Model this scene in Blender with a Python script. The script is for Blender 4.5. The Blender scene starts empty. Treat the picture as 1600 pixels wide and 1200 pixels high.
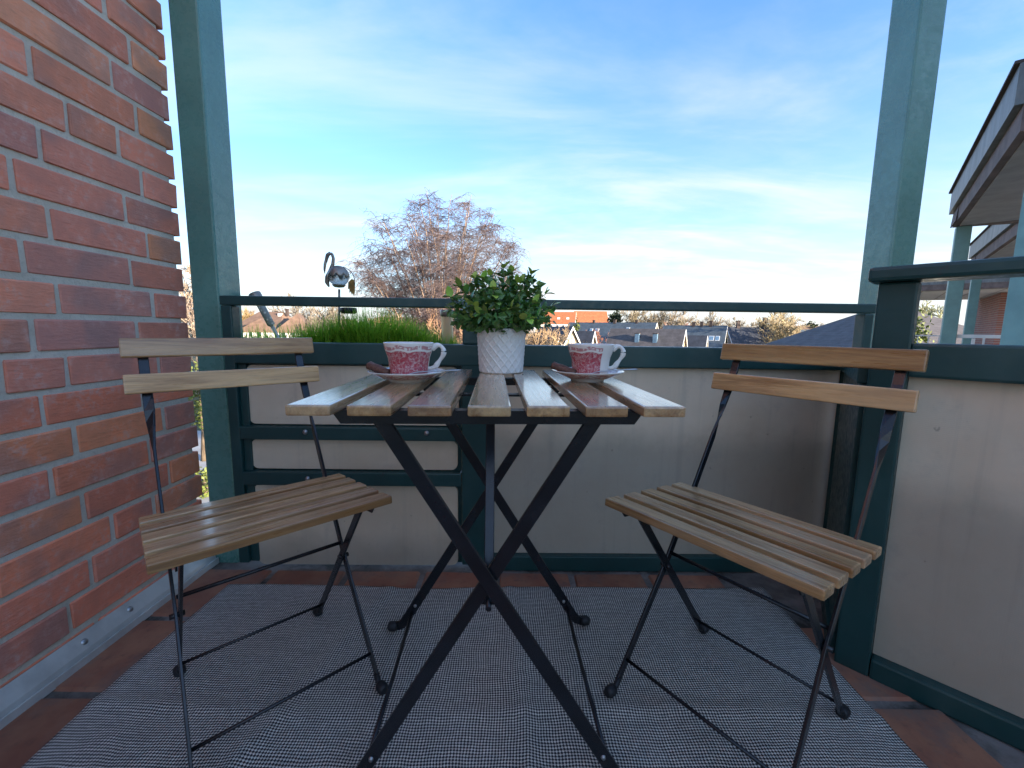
import bpy, bmesh, math, random
import numpy as np
from mathutils import Vector, Matrix, noise as mnoise
R = math.radians
random.seed(7)
rng = np.random.default_rng(7)
sc = bpy.context.scene
COL = sc.collection

# ------------------------------------------------------------------ camera
F_PX, PITCH, ROLL, EYE = 657.9, 0.12661, 0.012468, 0.8029
cam_d = bpy.data.cameras.new('camera')
cam_d.sensor_fit = 'HORIZONTAL'; cam_d.sensor_width = 36.0
cam_d.lens = F_PX / 1600 * 36.0
cam_d.clip_start = 0.02; cam_d.clip_end = 6000
cam = bpy.data.objects.new('camera', cam_d); COL.objects.link(cam)
_cp, _sp, _cr, _sr = math.cos(PITCH), math.sin(PITCH), math.cos(ROLL), math.sin(ROLL)
_f = Vector((0, _cp, -_sp)); _r0 = Vector((1, 0, 0)); _u0 = Vector((0, _sp, _cp))
_r = _cr * _r0 + _sr * _u0; _u = -_sr * _r0 + _cr * _u0
M = Matrix.Identity(4)
for i in range(3):
    M[i][0] = _r[i]; M[i][1] = _u[i]; M[i][2] = -_f[i]
M[2][3] = EYE
cam.matrix_world = M
sc.camera = cam

def at(px, py, Y):
    """world point seen at pixel (px,py) of the 1600x1200 photograph at forward distance Y"""
    d = _f + _r * ((px - 800) / F_PX) - _u * ((py - 600) / F_PX)
    t = Y / d.y
    return Vector((0, 0, EYE)) + d * t

# ------------------------------------------------------------------ sky, sun, exposure
SUN_AZ, SUN_EL = R(128), R(9)          # azimuth clockwise from +Y
world = bpy.data.worlds.new('World'); sc.world = world; world.use_nodes = True
wn, wl = world.node_tree.nodes, world.node_tree.links
wn.clear()
w_out = wn.new('ShaderNodeOutputWorld'); w_bg = wn.new('ShaderNodeBackground')
w_bg.inputs['Strength'].default_value = 0.13
w_sky = wn.new('ShaderNodeTexSky'); w_sky.sky_type = 'NISHITA'; w_sky.sun_disc = False
w_sky.sun_elevation = SUN_EL; w_sky.sun_rotation = SUN_AZ
w_sky.air_density = 1.0; w_sky.dust_density = 0.4; w_sky.ozone_density = 4.0; w_sky.altitude = 50
w_tc = wn.new('ShaderNodeTexCoord')
w_sep = wn.new('ShaderNodeSeparateXYZ'); wl.new(w_tc.outputs['Generated'], w_sep.inputs[0])
def wmath(op, a, b=None, c=None):
    n = wn.new('ShaderNodeMath'); n.operation = op
    for k, v in enumerate((a, b, c)):
        if v is None: continue
        if isinstance(v, (int, float)): n.inputs[k].default_value = v
        else: wl.new(v, n.inputs[k])
    return n.outputs[0]
zc = wmath('MAXIMUM', w_sep.outputs[2], 0.0)
zd = wmath('ADD', zc, 0.10)
cx_ = wmath('DIVIDE', w_sep.outputs[0], zd); cy_ = wmath('DIVIDE', w_sep.outputs[1], zd)
w_cmb = wn.new('ShaderNodeCombineXYZ'); wl.new(cx_, w_cmb.inputs[0]); wl.new(cy_, w_cmb.inputs[1])
def wnoise(scale, rot, sx, sy, detail, dist, rough=0.55, off=(0, 0, 0)):
    mp = wn.new('ShaderNodeMapping'); mp.inputs['Rotation'].default_value = (0, 0, rot)
    mp.inputs['Scale'].default_value = (sx, sy, 1); mp.inputs['Location'].default_value = off
    wl.new(w_cmb.outputs[0], mp.inputs[0])
    n = wn.new('ShaderNodeTexNoise'); n.inputs['Scale'].default_value = scale
    n.inputs['Detail'].default_value = detail; n.inputs['Roughness'].default_value = rough
    n.inputs['Distortion'].default_value = dist
    wl.new(mp.outputs[0], n.inputs['Vector'])
    return n.outputs[0]
def wramp(v, a, b, inv=False):
    n = wn.new('ShaderNodeMapRange'); n.interpolation_type = 'SMOOTHSTEP'
    n.inputs['From Min'].default_value = a; n.inputs['From Max'].default_value = b
    wl.new(v, n.inputs['Value']); return n.outputs[0]
big = wramp(wnoise(0.50, 0.25, 0.55, 1.0, 3, 0.3, 0.5, off=(3.1, 1.7, 0)), 0.38, 0.70)
wisp = wramp(wnoise(1.1, 0.22, 0.5, 1.3, 7, 0.5, 0.56, off=(7.3, 4.2, 0)), 0.42, 0.80)
fine = wramp(wnoise(5.0, 0.9, 0.8, 1.1, 6, 0.3, 0.6), 0.30, 0.80)
cl = wmath('MULTIPLY', big, wmath('ADD', wmath('MULTIPLY', wisp, 0.55), wmath('MULTIPLY', fine, 0.25)))
cl = wmath('ADD', wmath('MULTIPLY_ADD', cl, 0.80, 0.05), wmath('MULTIPLY', wisp, 0.40))
# thin veil that thickens with the slant path towards the horizon
veil = wmath('POWER', wmath('SUBTRACT', 1.0, wmath('MINIMUM', zc, 1.0)), 4.2)
cl = wmath('MULTIPLY_ADD', veil, 0.90, cl)
cl = wmath('MINIMUM', cl, 0.95)
w_mix = wn.new('ShaderNodeMixRGB'); wl.new(cl, w_mix.inputs['Fac'])
w_hs = wn.new('ShaderNodeHueSaturation'); w_hs.inputs['Saturation'].default_value = 1.10; w_hs.inputs['Hue'].default_value = 0.503; wl.new(w_sky.outputs[0], w_hs.inputs['Color'])
wl.new(w_hs.outputs[0], w_mix.inputs['Color1'])
w_cc = wn.new('ShaderNodeRGB'); w_cc.outputs[0].default_value = (1.85, 1.88, 1.90, 1)
wl.new(w_cc.outputs[0], w_mix.inputs['Color2'])
wl.new(w_mix.outputs[0], w_bg.inputs['Color']); wl.new(w_bg.outputs[0], w_out.inputs['Surface'])

sun_d = bpy.data.lights.new('sun', 'SUN'); sun_d.energy = 3.6; sun_d.angle = R(0.5); sun_d.color = (1.0, 0.86, 0.68)
sun = bpy.data.objects.new('sun', sun_d); COL.objects.link(sun)
_sd = Vector((math.sin(SUN_AZ) * math.cos(SUN_EL), math.cos(SUN_AZ) * math.cos(SUN_EL), math.sin(SUN_EL)))
sun.rotation_euler = _sd.to_track_quat('Z', 'Y').to_euler()

sc.view_settings.view_transform = 'Standard'; sc.view_settings.look = 'None'
sc.view_settings.gamma = 1.0; sc.view_settings.use_curve_mapping = False
sc.view_settings.exposure = 2.25
sc.render.engine = 'CYCLES'
sc.cycles.max_bounces = 8; sc.cycles.diffuse_bounces = 5; sc.cycles.transparent_max_bounces = 8

# ------------------------------------------------------------------ materials
class NT:
    def __init__(s, name):
        s.m = bpy.data.materials.new(name); s.m.use_nodes = True
        s.n = s.m.node_tree.nodes; s.l = s.m.node_tree.links
        s.b = s.n['Principled BSDF']
    def add(s, t, **kw):
        n = s.n.new(t)
        for k, v in kw.items(): setattr(n, k, v)
        return n
    def math(s, op, a, b=None, c=None):
        n = s.add('ShaderNodeMath', operation=op)
        for k, v in enumerate((a, b, c)):
            if v is None: continue
            if isinstance(v, (int, float)): n.inputs[k].default_value = v
            else: s.l.new(v, n.inputs[k])
        return n.outputs[0]
    def coord(s, kind='Object', scale=(1, 1, 1), loc=None):
        tc = s.add('ShaderNodeTexCoord'); mp = s.add('ShaderNodeMapping')
        mp.inputs['Scale'].default_value = scale
        s.l.new(tc.outputs[kind], mp.inputs[0])
        if loc is not None:
            s.l.new(loc, mp.inputs['Location'])
        return mp.outputs[0]
    def rand(s):
        oi = s.add('ShaderNodeObjectInfo'); return oi
    def noise(s, vec, scale, detail=4, rough=.55, dist=0):
        n = s.add('ShaderNodeTexNoise'); n.inputs['Scale'].default_value = scale
        n.inputs['Detail'].default_value = detail; n.inputs['Roughness'].default_value = rough
        n.inputs['Distortion'].default_value = dist
        if vec is not None: s.l.new(vec, n.inputs['Vector'])
        return n.outputs[0]
    def ramp(s, v, a, b, lo=0., hi=1.):
        n = s.add('ShaderNodeMapRange', interpolation_type='SMOOTHSTEP')
        for k, x in (('From Min', a), ('From Max', b), ('To Min', lo), ('To Max', hi)): n.inputs[k].default_value = x
        s.l.new(v, n.inputs['Value']); return n.outputs[0]
    def mix(s, f, a, b, mode='MIX'):
        n = s.add('ShaderNodeMixRGB', blend_type=mode)
        for k, v in ((0, f), (1, a), (2, b)):
            if isinstance(v, (int, float)): n.inputs[k].default_value = v
            elif isinstance(v, tuple): n.inputs[k].default_value = (*v, 1)
            else: s.l.new(v, n.inputs[k])
        return n.outputs[0]
    def base(s, c):
        if isinstance(c, tuple): s.b.inputs['Base Color'].default_value = (*c, 1)
        else: s.l.new(c, s.b.inputs['Base Color'])
    def set(s, **kw):
        for k, v in kw.items():
            k = k.replace('_', ' ')
            if isinstance(v, (int, float)): s.b.inputs[k].default_value = v
            else: s.l.new(v, s.b.inputs[k])
    def bump(s, h, strength=.3, dist=.01):
        n = s.add('ShaderNodeBump'); n.inputs['Strength'].default_value = strength; n.inputs['Distance'].default_value = dist
        s.l.new(h, n.inputs['Height']); s.l.new(n.outputs[0], s.b.inputs['Normal'])
MATS = {}
def simple(name, col, rough=.6, var=.25, scale=8, bump=0, metal=0, spec=None):
    t = NT(name); v = t.coord('Object')
    n = t.noise(v, scale, 5)
    t.base(t.mix(t.ramp(n, .3, .7), tuple(c * (1 - var) for c in col), tuple(min(1, c * (1 + var)) for c in col)))
    t.set(Roughness=rough, Metallic=metal)
    if spec is not None: t.set(Specular_IOR_Level=spec)
    if bump: t.bump(t.noise(v, scale * 12, 4), bump, .003)
    MATS[name] = t.m; return t.m

def paint(name, col, rough=.35):
    t = NT(name); v = t.coord('Object')
    n = t.noise(v, 5, 6, .6); s = t.noise(v, 60, 3, .6)
    c = t.mix(t.ramp(n, .3, .75), tuple(x * .85 for x in col), tuple(x * 1.12 for x in col))
    # chips and grime
    chips = t.ramp(t.noise(v, 15, 5, .55), .70, .715)
    c = t.mix(t.math('MULTIPLY', chips, .65), c, (.03, .035, .035))
    dust = t.ramp(t.noise(v, 3.2, 8, .7), .5, .8)
    c = t.mix(t.math('MULTIPLY', dust, .09), c, (.30, .31, .28))
    t.base(c); t.set(Roughness=t.ramp(s, .3, .7, rough - .08, rough + .15))
    t.bump(s, .06, .002)
    MATS[name] = t.m; return t.m
paint('green_paint', (.011, .052, .050), .36)
paint('post_paint', (.105, .240, .200), .27)
paint('pale_green_paint', (.17, .31, .29), .45)
simple('black_metal', (.010, .011, .014), .26, .3, 20, .05)
simple('rubber', (.010, .011, .013), .55, .3, 20)
simple('steel', (.55, .55, .56), .28, .1, 20, 0, 1.0)
simple('dull_steel', (.40, .40, .40), .4, .2, 20, 0, .9)

# wood: each slat is a mesh with its long axis along local X
def slat_material(name, coat):
    t = NT(name); oi = t.rand()
    off = t.add('ShaderNodeCombineXYZ')
    for k in range(3): t.l.new(t.math('MULTIPLY', oi.outputs['Random'], 7.3 + 3.1 * k), off.inputs[k])
    v = t.coord('Object', (1.6, 22, 22), off.outputs[0])
    g1 = t.noise(v, 1.6, 6, .6, 1.2); g2 = t.noise(v, 7.0, 5, .65, .6)
    v2 = t.coord('Object', (3, 9, 9), off.outputs[0]); g3 = t.noise(v2, 1.4, 3, .5)
    c = t.mix(t.ramp(g1, .32, .68), (.34, .175, .064), (.66, .42, .19))
    c = t.mix(t.math('MULTIPLY', t.ramp(g2, .45, .75), .5), c, (.16, .085, .045))
    c = t.mix(t.math('MULTIPLY', t.ramp(g3, .45, .7), .45), c, (.62, .45, .27))
    hs = t.add('ShaderNodeHueSaturation'); t.l.new(c, hs.inputs['Color'])
    t.l.new(t.math('MULTIPLY_ADD', oi.outputs['Random'], .28, .90), hs.inputs['Value'])
    t.l.new(t.math('MULTIPLY_ADD', oi.outputs['Random'], -.10, 1.0), hs.inputs['Saturation'])
    t.base(t.mix(1, hs.outputs[0], oi.outputs['Color'], 'MULTIPLY'))
    t.set(Roughness=t.ramp(g2, .3, .7, .24, .40), Coat_Weight=coat, Coat_Roughness=.14)
    t.bump(g2, .10, .0015); MATS[name] = t.m
slat_material('slat_wood', .55); slat_material('table_wood', 1.0)

# bricks
t = NT('brick'); oi = t.rand()
off = t.add('ShaderNodeCombineXYZ')
for k in range(3): t.l.new(t.math('MULTIPLY', oi.outputs['Random'], 11.3 + 5.7 * k), off.inputs[k])
v = t.coord('Object', (1, 1, 1), off.outputs[0])
vs = t.coord('Object', (1, 1, 5), off.outputs[0])
n1 = t.noise(v, 14, 5, .6); n2 = t.noise(v, 55, 6, .7); n3 = t.noise(vs, 38, 5, .65); n4 = t.noise(v, 6, 3, .5)
c = t.mix(t.ramp(n1, .3, .7), oi.outputs['Color'], t.mix(1, oi.outputs['Color'], (1.25, 1.1, 1.0), 'MULTIPLY'))
smoke = t.math('MULTIPLY', t.ramp(n4, .50, .64), .40)
c = t.mix(smoke, c, (.235, .18, .165))
bloom = t.math('MULTIPLY', t.math('MULTIPLY', t.ramp(n2, .44, .66), t.ramp(n1, .42, .64)), .55)
c = t.mix(bloom, c, (.62, .44, .37))
c = t.mix(t.math('MULTIPLY', t.ramp(n3, .52, .76), .22), c, (.11, .045, .035))
t.base(c); t.set(Roughness=.86)
t.bump(t.math('ADD', t.math('MULTIPLY', n2, .6), n3), .55, .004); MATS['brick'] = t.m

t = NT('mortar'); v = t.coord('Object'); n = t.noise(v, 90, 6, .7); n1 = t.noise(v, 6, 4)
c = t.mix(t.ramp(n1, .3, .7), (.50, .445, .345), (.63, .565, .455))
c = t.mix(t.math('MULTIPLY', t.ramp(n, .5, .72), .5), c, (.33, .30, .25))
t.base(c); t.set(Roughness=.95); t.bump(n, .8, .004); MATS['mortar'] = t.m

t = NT('floor_grout'); v = t.coord('Object'); n = t.noise(v, 60, 6, .7); n1 = t.noise(v, 7, 6, .65)
c = t.mix(t.ramp(n1, .35, .65), (.10, .085, .07), (.235, .205, .18))
moss = t.ramp(t.noise(v, 5.3, 7, .7), .50, .62)
c = t.mix(t.math('MULTIPLY', moss, .8), c, (.018, .020, .012))
t.base(c); t.set(Roughness=.93); t.bump(n, .7, .004); MATS['floor_grout'] = t.m

t = NT('terracotta'); oi = t.rand()
off = t.add('ShaderNodeCombineXYZ')
for k in range(3): t.l.new(t.math('MULTIPLY', oi.outputs['Random'], 9.3 + 5.7 * k), off.inputs[k])
v = t.coord('Object', (1, 1, 1), off.outputs[0])
n1 = t.noise(v, 9, 5, .6); n2 = t.noise(v, 45, 5, .65)
c = t.mix(t.ramp(n1, .3, .7), (.245, .088, .050), (.34, .150, .082))
hs = t.add('ShaderNodeHueSaturation'); t.l.new(c, hs.inputs['Color'])
t.l.new(t.math('MULTIPLY_ADD', oi.outputs['Random'], .45, .75), hs.inputs['Value'])
c = t.mix(t.math('MULTIPLY', t.ramp(n2, .52, .75), .45), hs.outputs[0], (.10, .055, .04))
c = t.mix(t.math('MULTIPLY', t.ramp(t.noise(v, 5, 7, .7), .45, .66), .70), c, (.15, .125, .105))
t.base(c); t.set(Roughness=.72); t.bump(n2, .3, .003); MATS['terracotta'] = t.m

# beige fibre panel with faint weave and dirt
t = NT('beige_panel'); v = t.coord('Object')
wv = t.add('ShaderNodeTexWave'); wv.wave_type = 'BANDS'; wv.bands_direction = 'Z'; wv.inputs['Scale'].default_value = 75; wv.inputs['Distortion'].default_value = 1.5
t.l.new(v, wv.inputs['Vector'])
wv2 = t.add('ShaderNodeTexWave'); wv2.wave_type = 'BANDS'; wv2.bands_direction = 'X'; wv2.inputs['Scale'].default_value = 75; wv2.inputs['Distortion'].default_value = 1.5
t.l.new(v, wv2.inputs['Vector'])
n1 = t.noise(v, 2.2, 6, .6); n2 = t.noise(v, 9, 6, .7); n3 = t.noise(v, 34, 4, .55)
c = t.mix(t.ramp(n1, .3, .7), (.60, .475, .335), (.71, .60, .455))
c = t.mix(t.math('MULTIPLY', t.ramp(n2, .52, .76), .30), c, (.27, .235, .20))
c = t.mix(t.math('MULTIPLY', t.ramp(n3, .70, .76), .5), c, (.20, .15, .12))
st_n = t.noise(t.coord('Object', (26, 26, 1.1)), 1.0, 5, .6)
c = t.mix(t.math('MULTIPLY', t.ramp(st_n, .52, .72), .22), c, (.30, .27, .22))
# splash dirt along the foot of the panel
sx = t.add('ShaderNodeSeparateXYZ'); t.l.new(v, sx.inputs[0])
low = t.ramp(t.math('ADD', sx.outputs[2], t.math('MULTIPLY', n2, .10)), .20, .08)
c = t.mix(t.math('MULTIPLY', low, .45), c, (.13, .125, .105))
t.base(c); t.set(Roughness=.75)
t.bump(t.math('ADD', wv.outputs['Fac'], wv2.outputs['Fac']), .10, .001); MATS['beige_panel'] = t.m

# woven rug: light cells on a dark ground (object coordinates, 6.5 mm pitch)
t = NT('woven_rug'); v = t.coord('Object')
dist = t.add('ShaderNodeTexNoise'); dist.inputs['Scale'].default_value = 7; dist.inputs['Detail'].default_value = 3; t.l.new(v, dist.inputs['Vector'])
dv = t.add('ShaderNodeVectorMath', operation='SCALE'); t.l.new(dist.outputs['Color'], dv.inputs[0]); dv.inputs['Scale'].default_value = .020
av = t.add('ShaderNodeVectorMath', operation='ADD'); t.l.new(v, av.inputs[0]); t.l.new(dv.outputs[0], av.inputs[1])
sx = t.add('ShaderNodeSeparateXYZ'); t.l.new(av.outputs[0], sx.inputs[0])
P = 2 * math.pi / .0060
wx = t.math('SINE', t.math('MULTIPLY', sx.outputs[0], P)); wy = t.math('SINE', t.math('MULTIPLY', sx.outputs[1], P))
cell = t.math('ADD', t.math('MULTIPLY', wx, .5), t.math('MULTIPLY', wy, .5))
cellm = t.ramp(cell, -.25, .35)
n1 = t.noise(v, 120, 4, .7); n2 = t.noise(v, 5, 5, .6)
nr = t.noise(t.coord('Object', (3, 60, 1)), 3, 3, .6)
light = t.mix(t.ramp(n1, .3, .7), (.54, .505, .44), (.80, .755, .665))
light = t.mix(t.math('MULTIPLY', t.ramp(nr, .45, .7), .45), light, (.34, .32, .295))
dark = t.mix(t.ramp(n2, .3, .7), (.026, .026, .029), (.055, .054, .056))
c = t.mix(cellm, dark, light)
c = t.mix(t.math('MULTIPLY', t.ramp(t.noise(v, 3.3, 7, .7), .55, .75), .25), c, (.13, .125, .12))
t.base(c); t.set(Roughness=.92, Specular_IOR_Level=.2); t.bump(t.math('ADD', cell, t.math('MULTIPLY', n1, .5)), .5, .002)
MATS['woven_rug'] = t.m

def cup_mat(name, a_max):
    t = NT(name); v = t.coord('Object')
    sx = t.add('ShaderNodeSeparateXYZ'); t.l.new(v, sx.inputs[0])
    ang = t.math('ARCTAN2', sx.outputs[0], t.math('MULTIPLY', sx.outputs[1], -1))   # 0 towards -Y, + towards +X
    n1 = t.noise(v, 95, 5, .65, 1.5); n2 = t.noise(v, 210, 4, .7); n3 = t.noise(v, 42, 3, .5)
    wob = t.math('MULTIPLY_ADD', t.math('SINE', t.math('MULTIPLY', ang, 7)), .0013, t.math('MULTIPLY', n3, .006))
    z = t.math('ADD', sx.outputs[2], wob)
    scene = t.math('MULTIPLY', t.ramp(z, .0565, .0550), t.ramp(z, .001, .003))
    rim = t.math('MULTIPLY', t.ramp(z, .0590, .0600), t.ramp(z, .0670, .0660))
    rim = t.math('MULTIPLY', rim, t.ramp(n1, .40, .50))
    ink = t.math('ADD', t.math('MULTIPLY', t.ramp(n1, .36, .56), .40), t.math('MULTIPLY', t.ramp(n2, .40, .6), .28))
    ink = t.math('MULTIPLY', scene, t.math('ADD', ink, .46))
    ink = t.math('MAXIMUM', ink, t.math('MULTIPLY', rim, .7))
    sect = t.math('MULTIPLY', t.ramp(ang, a_max + .02, a_max - .02), t.ramp(ang, -2.3, -2.25))
    ink = t.math('MINIMUM', t.math('MULTIPLY', ink, sect), 1.0)
    c = t.mix(ink, (.78, .74, .67), (.42, .055, .075))
    t.base(c); t.set(Roughness=.12, Coat_Weight=.5, Coat_Roughness=.05); MATS[name] = t.m
cup_mat('printed_china', 1.45); cup_mat('half_printed_china', .36)
t = NT('saucer_china'); v = t.coord('Object'); sx = t.add('ShaderNodeSeparateXYZ'); t.l.new(v, sx.inputs[0])
rr = t.math('SQRT', t.math('ADD', t.math('MULTIPLY', sx.outputs[0], sx.outputs[0]), t.math('MULTIPLY', sx.outputs[1], sx.outputs[1])))
n1 = t.noise(v, 90, 5, .65, 1.5)
ink = t.math('MULTIPLY', t.math('MULTIPLY', t.ramp(rr, .046, .048), t.ramp(rr, .071, .070)), t.ramp(n1, .36, .58))
t.base(t.mix(t.math('MULTIPLY', ink, .75), (.76, .72, .67), (.42, .07, .09))); t.set(Roughness=.14, Coat_Weight=.4, Coat_Roughness=.05); MATS['saucer_china'] = t.m
simple('coffee', (.03, .012, .006), .08, .1)
simple('china', (.76, .73, .67), .14, .03)
simple('pot_white', (.78, .76, .72), .45, .04, 20, .03)
t = NT('chocolate_wafer'); v = t.coord('Object'); n = t.noise(v, 160, 5, .7)
t.base(t.mix(t.ramp(n, .3, .7), (.075, .030, .020), (.16, .075, .048))); t.set(Roughness=.6); t.bump(n, .7, .003); MATS['chocolate_wafer'] = t.m
simple('soil', (.05, .035, .022), .95, .4, 60, .5)
simple('planter_brown', (.10, .07, .05), .6, .2, 8)

t = NT('leaf'); oi = t.rand(); v = t.coord('Object')
n = t.noise(v, 70, 4, .6)
c = t.mix(t.ramp(n, .3, .7), t.mix(1, oi.outputs['Color'], (.75, .8, .8), 'MULTIPLY'), oi.outputs['Color'])
t.base(c); t.set(Roughness=.38, Transmission_Weight=0.0); MATS['leaf'] = t.m
t.b.inputs['Subsurface Weight'].default_value = 0.0
t = NT('grass_blade'); at_ = t.add('ShaderNodeAttribute'); at_.attribute_name = 'tint'
gc_ = t.mix(at_.outputs['Fac'], (.08, .27, .010), (.48, .74, .07)); t.base(gc_); t.set(Roughness=.5)
tr = t.add('ShaderNodeBsdfTranslucent'); t.l.new(gc_, tr.inputs['Color']); ms_ = t.add('ShaderNodeMixShader'); ms_.inputs[0].default_value = .5
t.l.new(t.b.outputs[0], ms_.inputs[1]); t.l.new(tr.outputs[0], ms_.inputs[2]); t.l.new(ms_.outputs[0], t.n['Material Output'].inputs[0]); MATS['grass_blade'] = t.m

t = NT('zinc'); v = t.coord('Object', (1, 1, .25)); n = t.noise(v, 3.0, 7, .7); n2 = t.noise(v, 14, 5, .6)
c = t.mix(t.ramp(n, .3, .7), (.09, .098, .102), (.20, .21, .215)); c = t.mix(t.math('MULTIPLY', t.ramp(n2, .5, .7), .4), c, (.10, .10, .10))
t.base(c); t.set(Roughness=.5, Metallic=.25); MATS['zinc'] = t.m
simple('brown_slate', (.115, .082, .075), .75, .3, 6, .15)
simple('brown_board', (.135, .095, .085), .75, .25, 6, .15)
simple('soffit', (.36, .34, .33), .8, .12, 4)
t = NT('far_brick'); v = t.coord('Object')
bt = t.add('ShaderNodeTexBrick'); bt.inputs['Scale'].default_value = 1.0
bt.inputs['Brick Width'].default_value = .25; bt.inputs['Row Height'].default_value = .083; bt.inputs['Mortar Size'].default_value = .009
bt.inputs['Color1'].default_value = (.27, .10, .075, 1); bt.inputs['Color2'].default_value = (.19, .075, .06, 1); bt.inputs['Mortar'].default_value = (.26, .24, .22, 1)
mp = t.add('ShaderNodeMapping'); mp.inputs['Rotation'].default_value = (R(90), 0, 0)
tc = t.add('ShaderNodeTexCoord'); t.l.new(tc.outputs['Object'], mp.inputs[0]); t.l.new(mp.outputs[0], bt.inputs['Vector'])
t.base(bt.outputs[0]); t.set(Roughness=.9); MATS['far_brick'] = t.m
simple('white_render', (.72, .70, .66), .85, .06, 3)
simple('cream_board', (.70, .57, .38), .8, .08, 3)
simple('yellow_render', (.66, .45, .14), .85, .08, 3)
simple('brown_wall', (.26, .17, .12), .85, .12, 3)
simple('white_trim', (.78, .78, .76), .6, .04, 5)
simple('blue_glass', (.16, .26, .36), .12, .15, 3)
simple('dark_glass', (.05, .06, .075), .08, .2, 3)
simple('stack_dark', (.07, .05, .045), .85, .2, 3)
def roofmat(name, col, metal=0):
    t = NT(name); v = t.coord('Object'); n = t.noise(v, 1.3, 6, .65); n2 = t.noise(t.coord('Object', (1, 1, 1)), 9, 4, .6)
    c = t.mix(t.ramp(n, .3, .7), tuple(x * .75 for x in col), tuple(x * 1.2 for x in col))
    c = t.mix(t.math('MULTIPLY', t.ramp(n2, .45, .7), .35), c, tuple(x * .55 for x in col))
    wv = t.add('ShaderNodeTexWave'); wv.bands_direction = 'Z'; wv.inputs['Scale'].default_value = 1.5; wv.inputs['Distortion'].default_value = .3
    t.l.new(v, wv.inputs['Vector'])
    t.base(c); t.set(Roughness=.75); t.bump(wv.outputs['Fac'], .35, .03); MATS[name] = t.m
roofmat('slate_roof', (.050, .056, .072)); roofmat('brown_slate_roof', (.110, .098, .098)); roofmat('brown_tile_roof', (.20, .125, .085))
roofmat('orange_tile_roof', (.42, .14, .055)); roofmat('grey_blue_roof', (.075, .10, .125))

t = NT('twig'); oi = t.rand(); v = t.coord('Object'); n = t.noise(v, .7, 4, .6)
t.base(t.mix(t.ramp(n, .35, .65), t.mix(1, oi.outputs['Color'], (.62, .60, .68), 'MULTIPLY'), oi.outputs['Color'])); t.set(Roughness=.8); MATS['twig'] = t.m
t = NT('bark'); oi = t.rand(); v = t.coord('Object', (1, 1, .3)); n = t.noise(v, 5, 5, .7)
t.base(t.mix(t.ramp(n, .4, .6), t.mix(1, oi.outputs['Color'], (.4, .38, .36), 'MULTIPLY'), oi.outputs['Color'])); t.set(Roughness=.85); MATS['bark'] = t.m
simple('evergreen', (.035, .050, .022), .7, .5, 2)
simple('shrub_green', (.12, .15, .030), .7, .5, 2)

t = NT('ground_grass'); v = t.coord('Object'); n = t.noise(v, .06, 8, .65); n2 = t.noise(v, 1.2, 6, .7)
c = t.mix(t.ramp(n, .35, .65), (.045, .065, .020), (.11, .10, .045)); c = t.mix(t.math('MULTIPLY', t.ramp(n2, .4, .7), .5), c, (.09, .075, .04))
t.base(c); t.set(Roughness=.95); MATS['ground_grass'] = t.m
t = NT('paving'); v = t.coord('Object'); n = t.noise(v, .35, 6, .65); n2 = t.noise(v, 8, 4, .6)
c = t.mix(t.ramp(n, .3, .7), (.36, .35, .34), (.50, .49, .47)); c = t.mix(t.math('MULTIPLY', t.ramp(n2, .45, .7), .3), c, (.22, .21, .20))
t.base(c); t.set(Roughness=.9); MATS['paving'] = t.m
t = NT('asphalt'); v = t.coord('Object'); n = t.noise(v, 2, 6, .65)
t.base(t.mix(t.ramp(n, .3, .7), (.045, .045, .048), (.07, .07, .072))); t.set(Roughness=.9); MATS['asphalt'] = t.m
simple('bounce_plaster', (.80, .68, .50), .9, .05, 3)  # ochre tone picked for warm bounce light off the added unseen walls
simple('ceiling_board', (.42, .41, .40), .85, .08, 3)
t = NT('crackle_glass'); v = t.coord('Object')
vo = t.add('ShaderNodeTexVoronoi', feature='DISTANCE_TO_EDGE'); vo.inputs['Scale'].default_value = 95; t.l.new(v, vo.inputs['Vector'])
t.base(t.mix(t.ramp(vo.outputs['Distance'], .02, .10), (.50, .54, .55), (.22, .26, .27)))
t.set(Roughness=.12, Transmission_Weight=.55, IOR=1.2, Alpha=.8); t.bump(vo.outputs['Distance'], .6, .003); MATS['crackle_glass'] = t.m
t = NT('frosted_tube'); v = t.coord('Object')
t.base((.66, .64, .46)); t.set(Roughness=.4, Transmission_Weight=.5, IOR=1.1, Alpha=.85); MATS['frosted_tube'] = t.m
t = NT('pierced_tube'); v = t.coord('Object')
vo = t.add('ShaderNodeTexVoronoi'); vo.inputs['Scale'].default_value = 85; t.l.new(v, vo.inputs['Vector'])
t.base(t.mix(t.ramp(vo.outputs['Distance'], .25, .4), (.72, .70, .58), (.30, .31, .27))); t.set(Roughness=.4); MATS['pierced_tube'] = t.m
simple('antique_metal', (.26, .235, .20), .42, .35, 30, .05, .6)
simple('bronze_feather', (.30, .20, .06), .45, .35, 30, .05, .5)
simple('solar_cell', (.02, .022, .035), .12, .2, 20)
simple('galvanised', (.56, .55, .51), .42, .14, 14, .06, .35)

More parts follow.
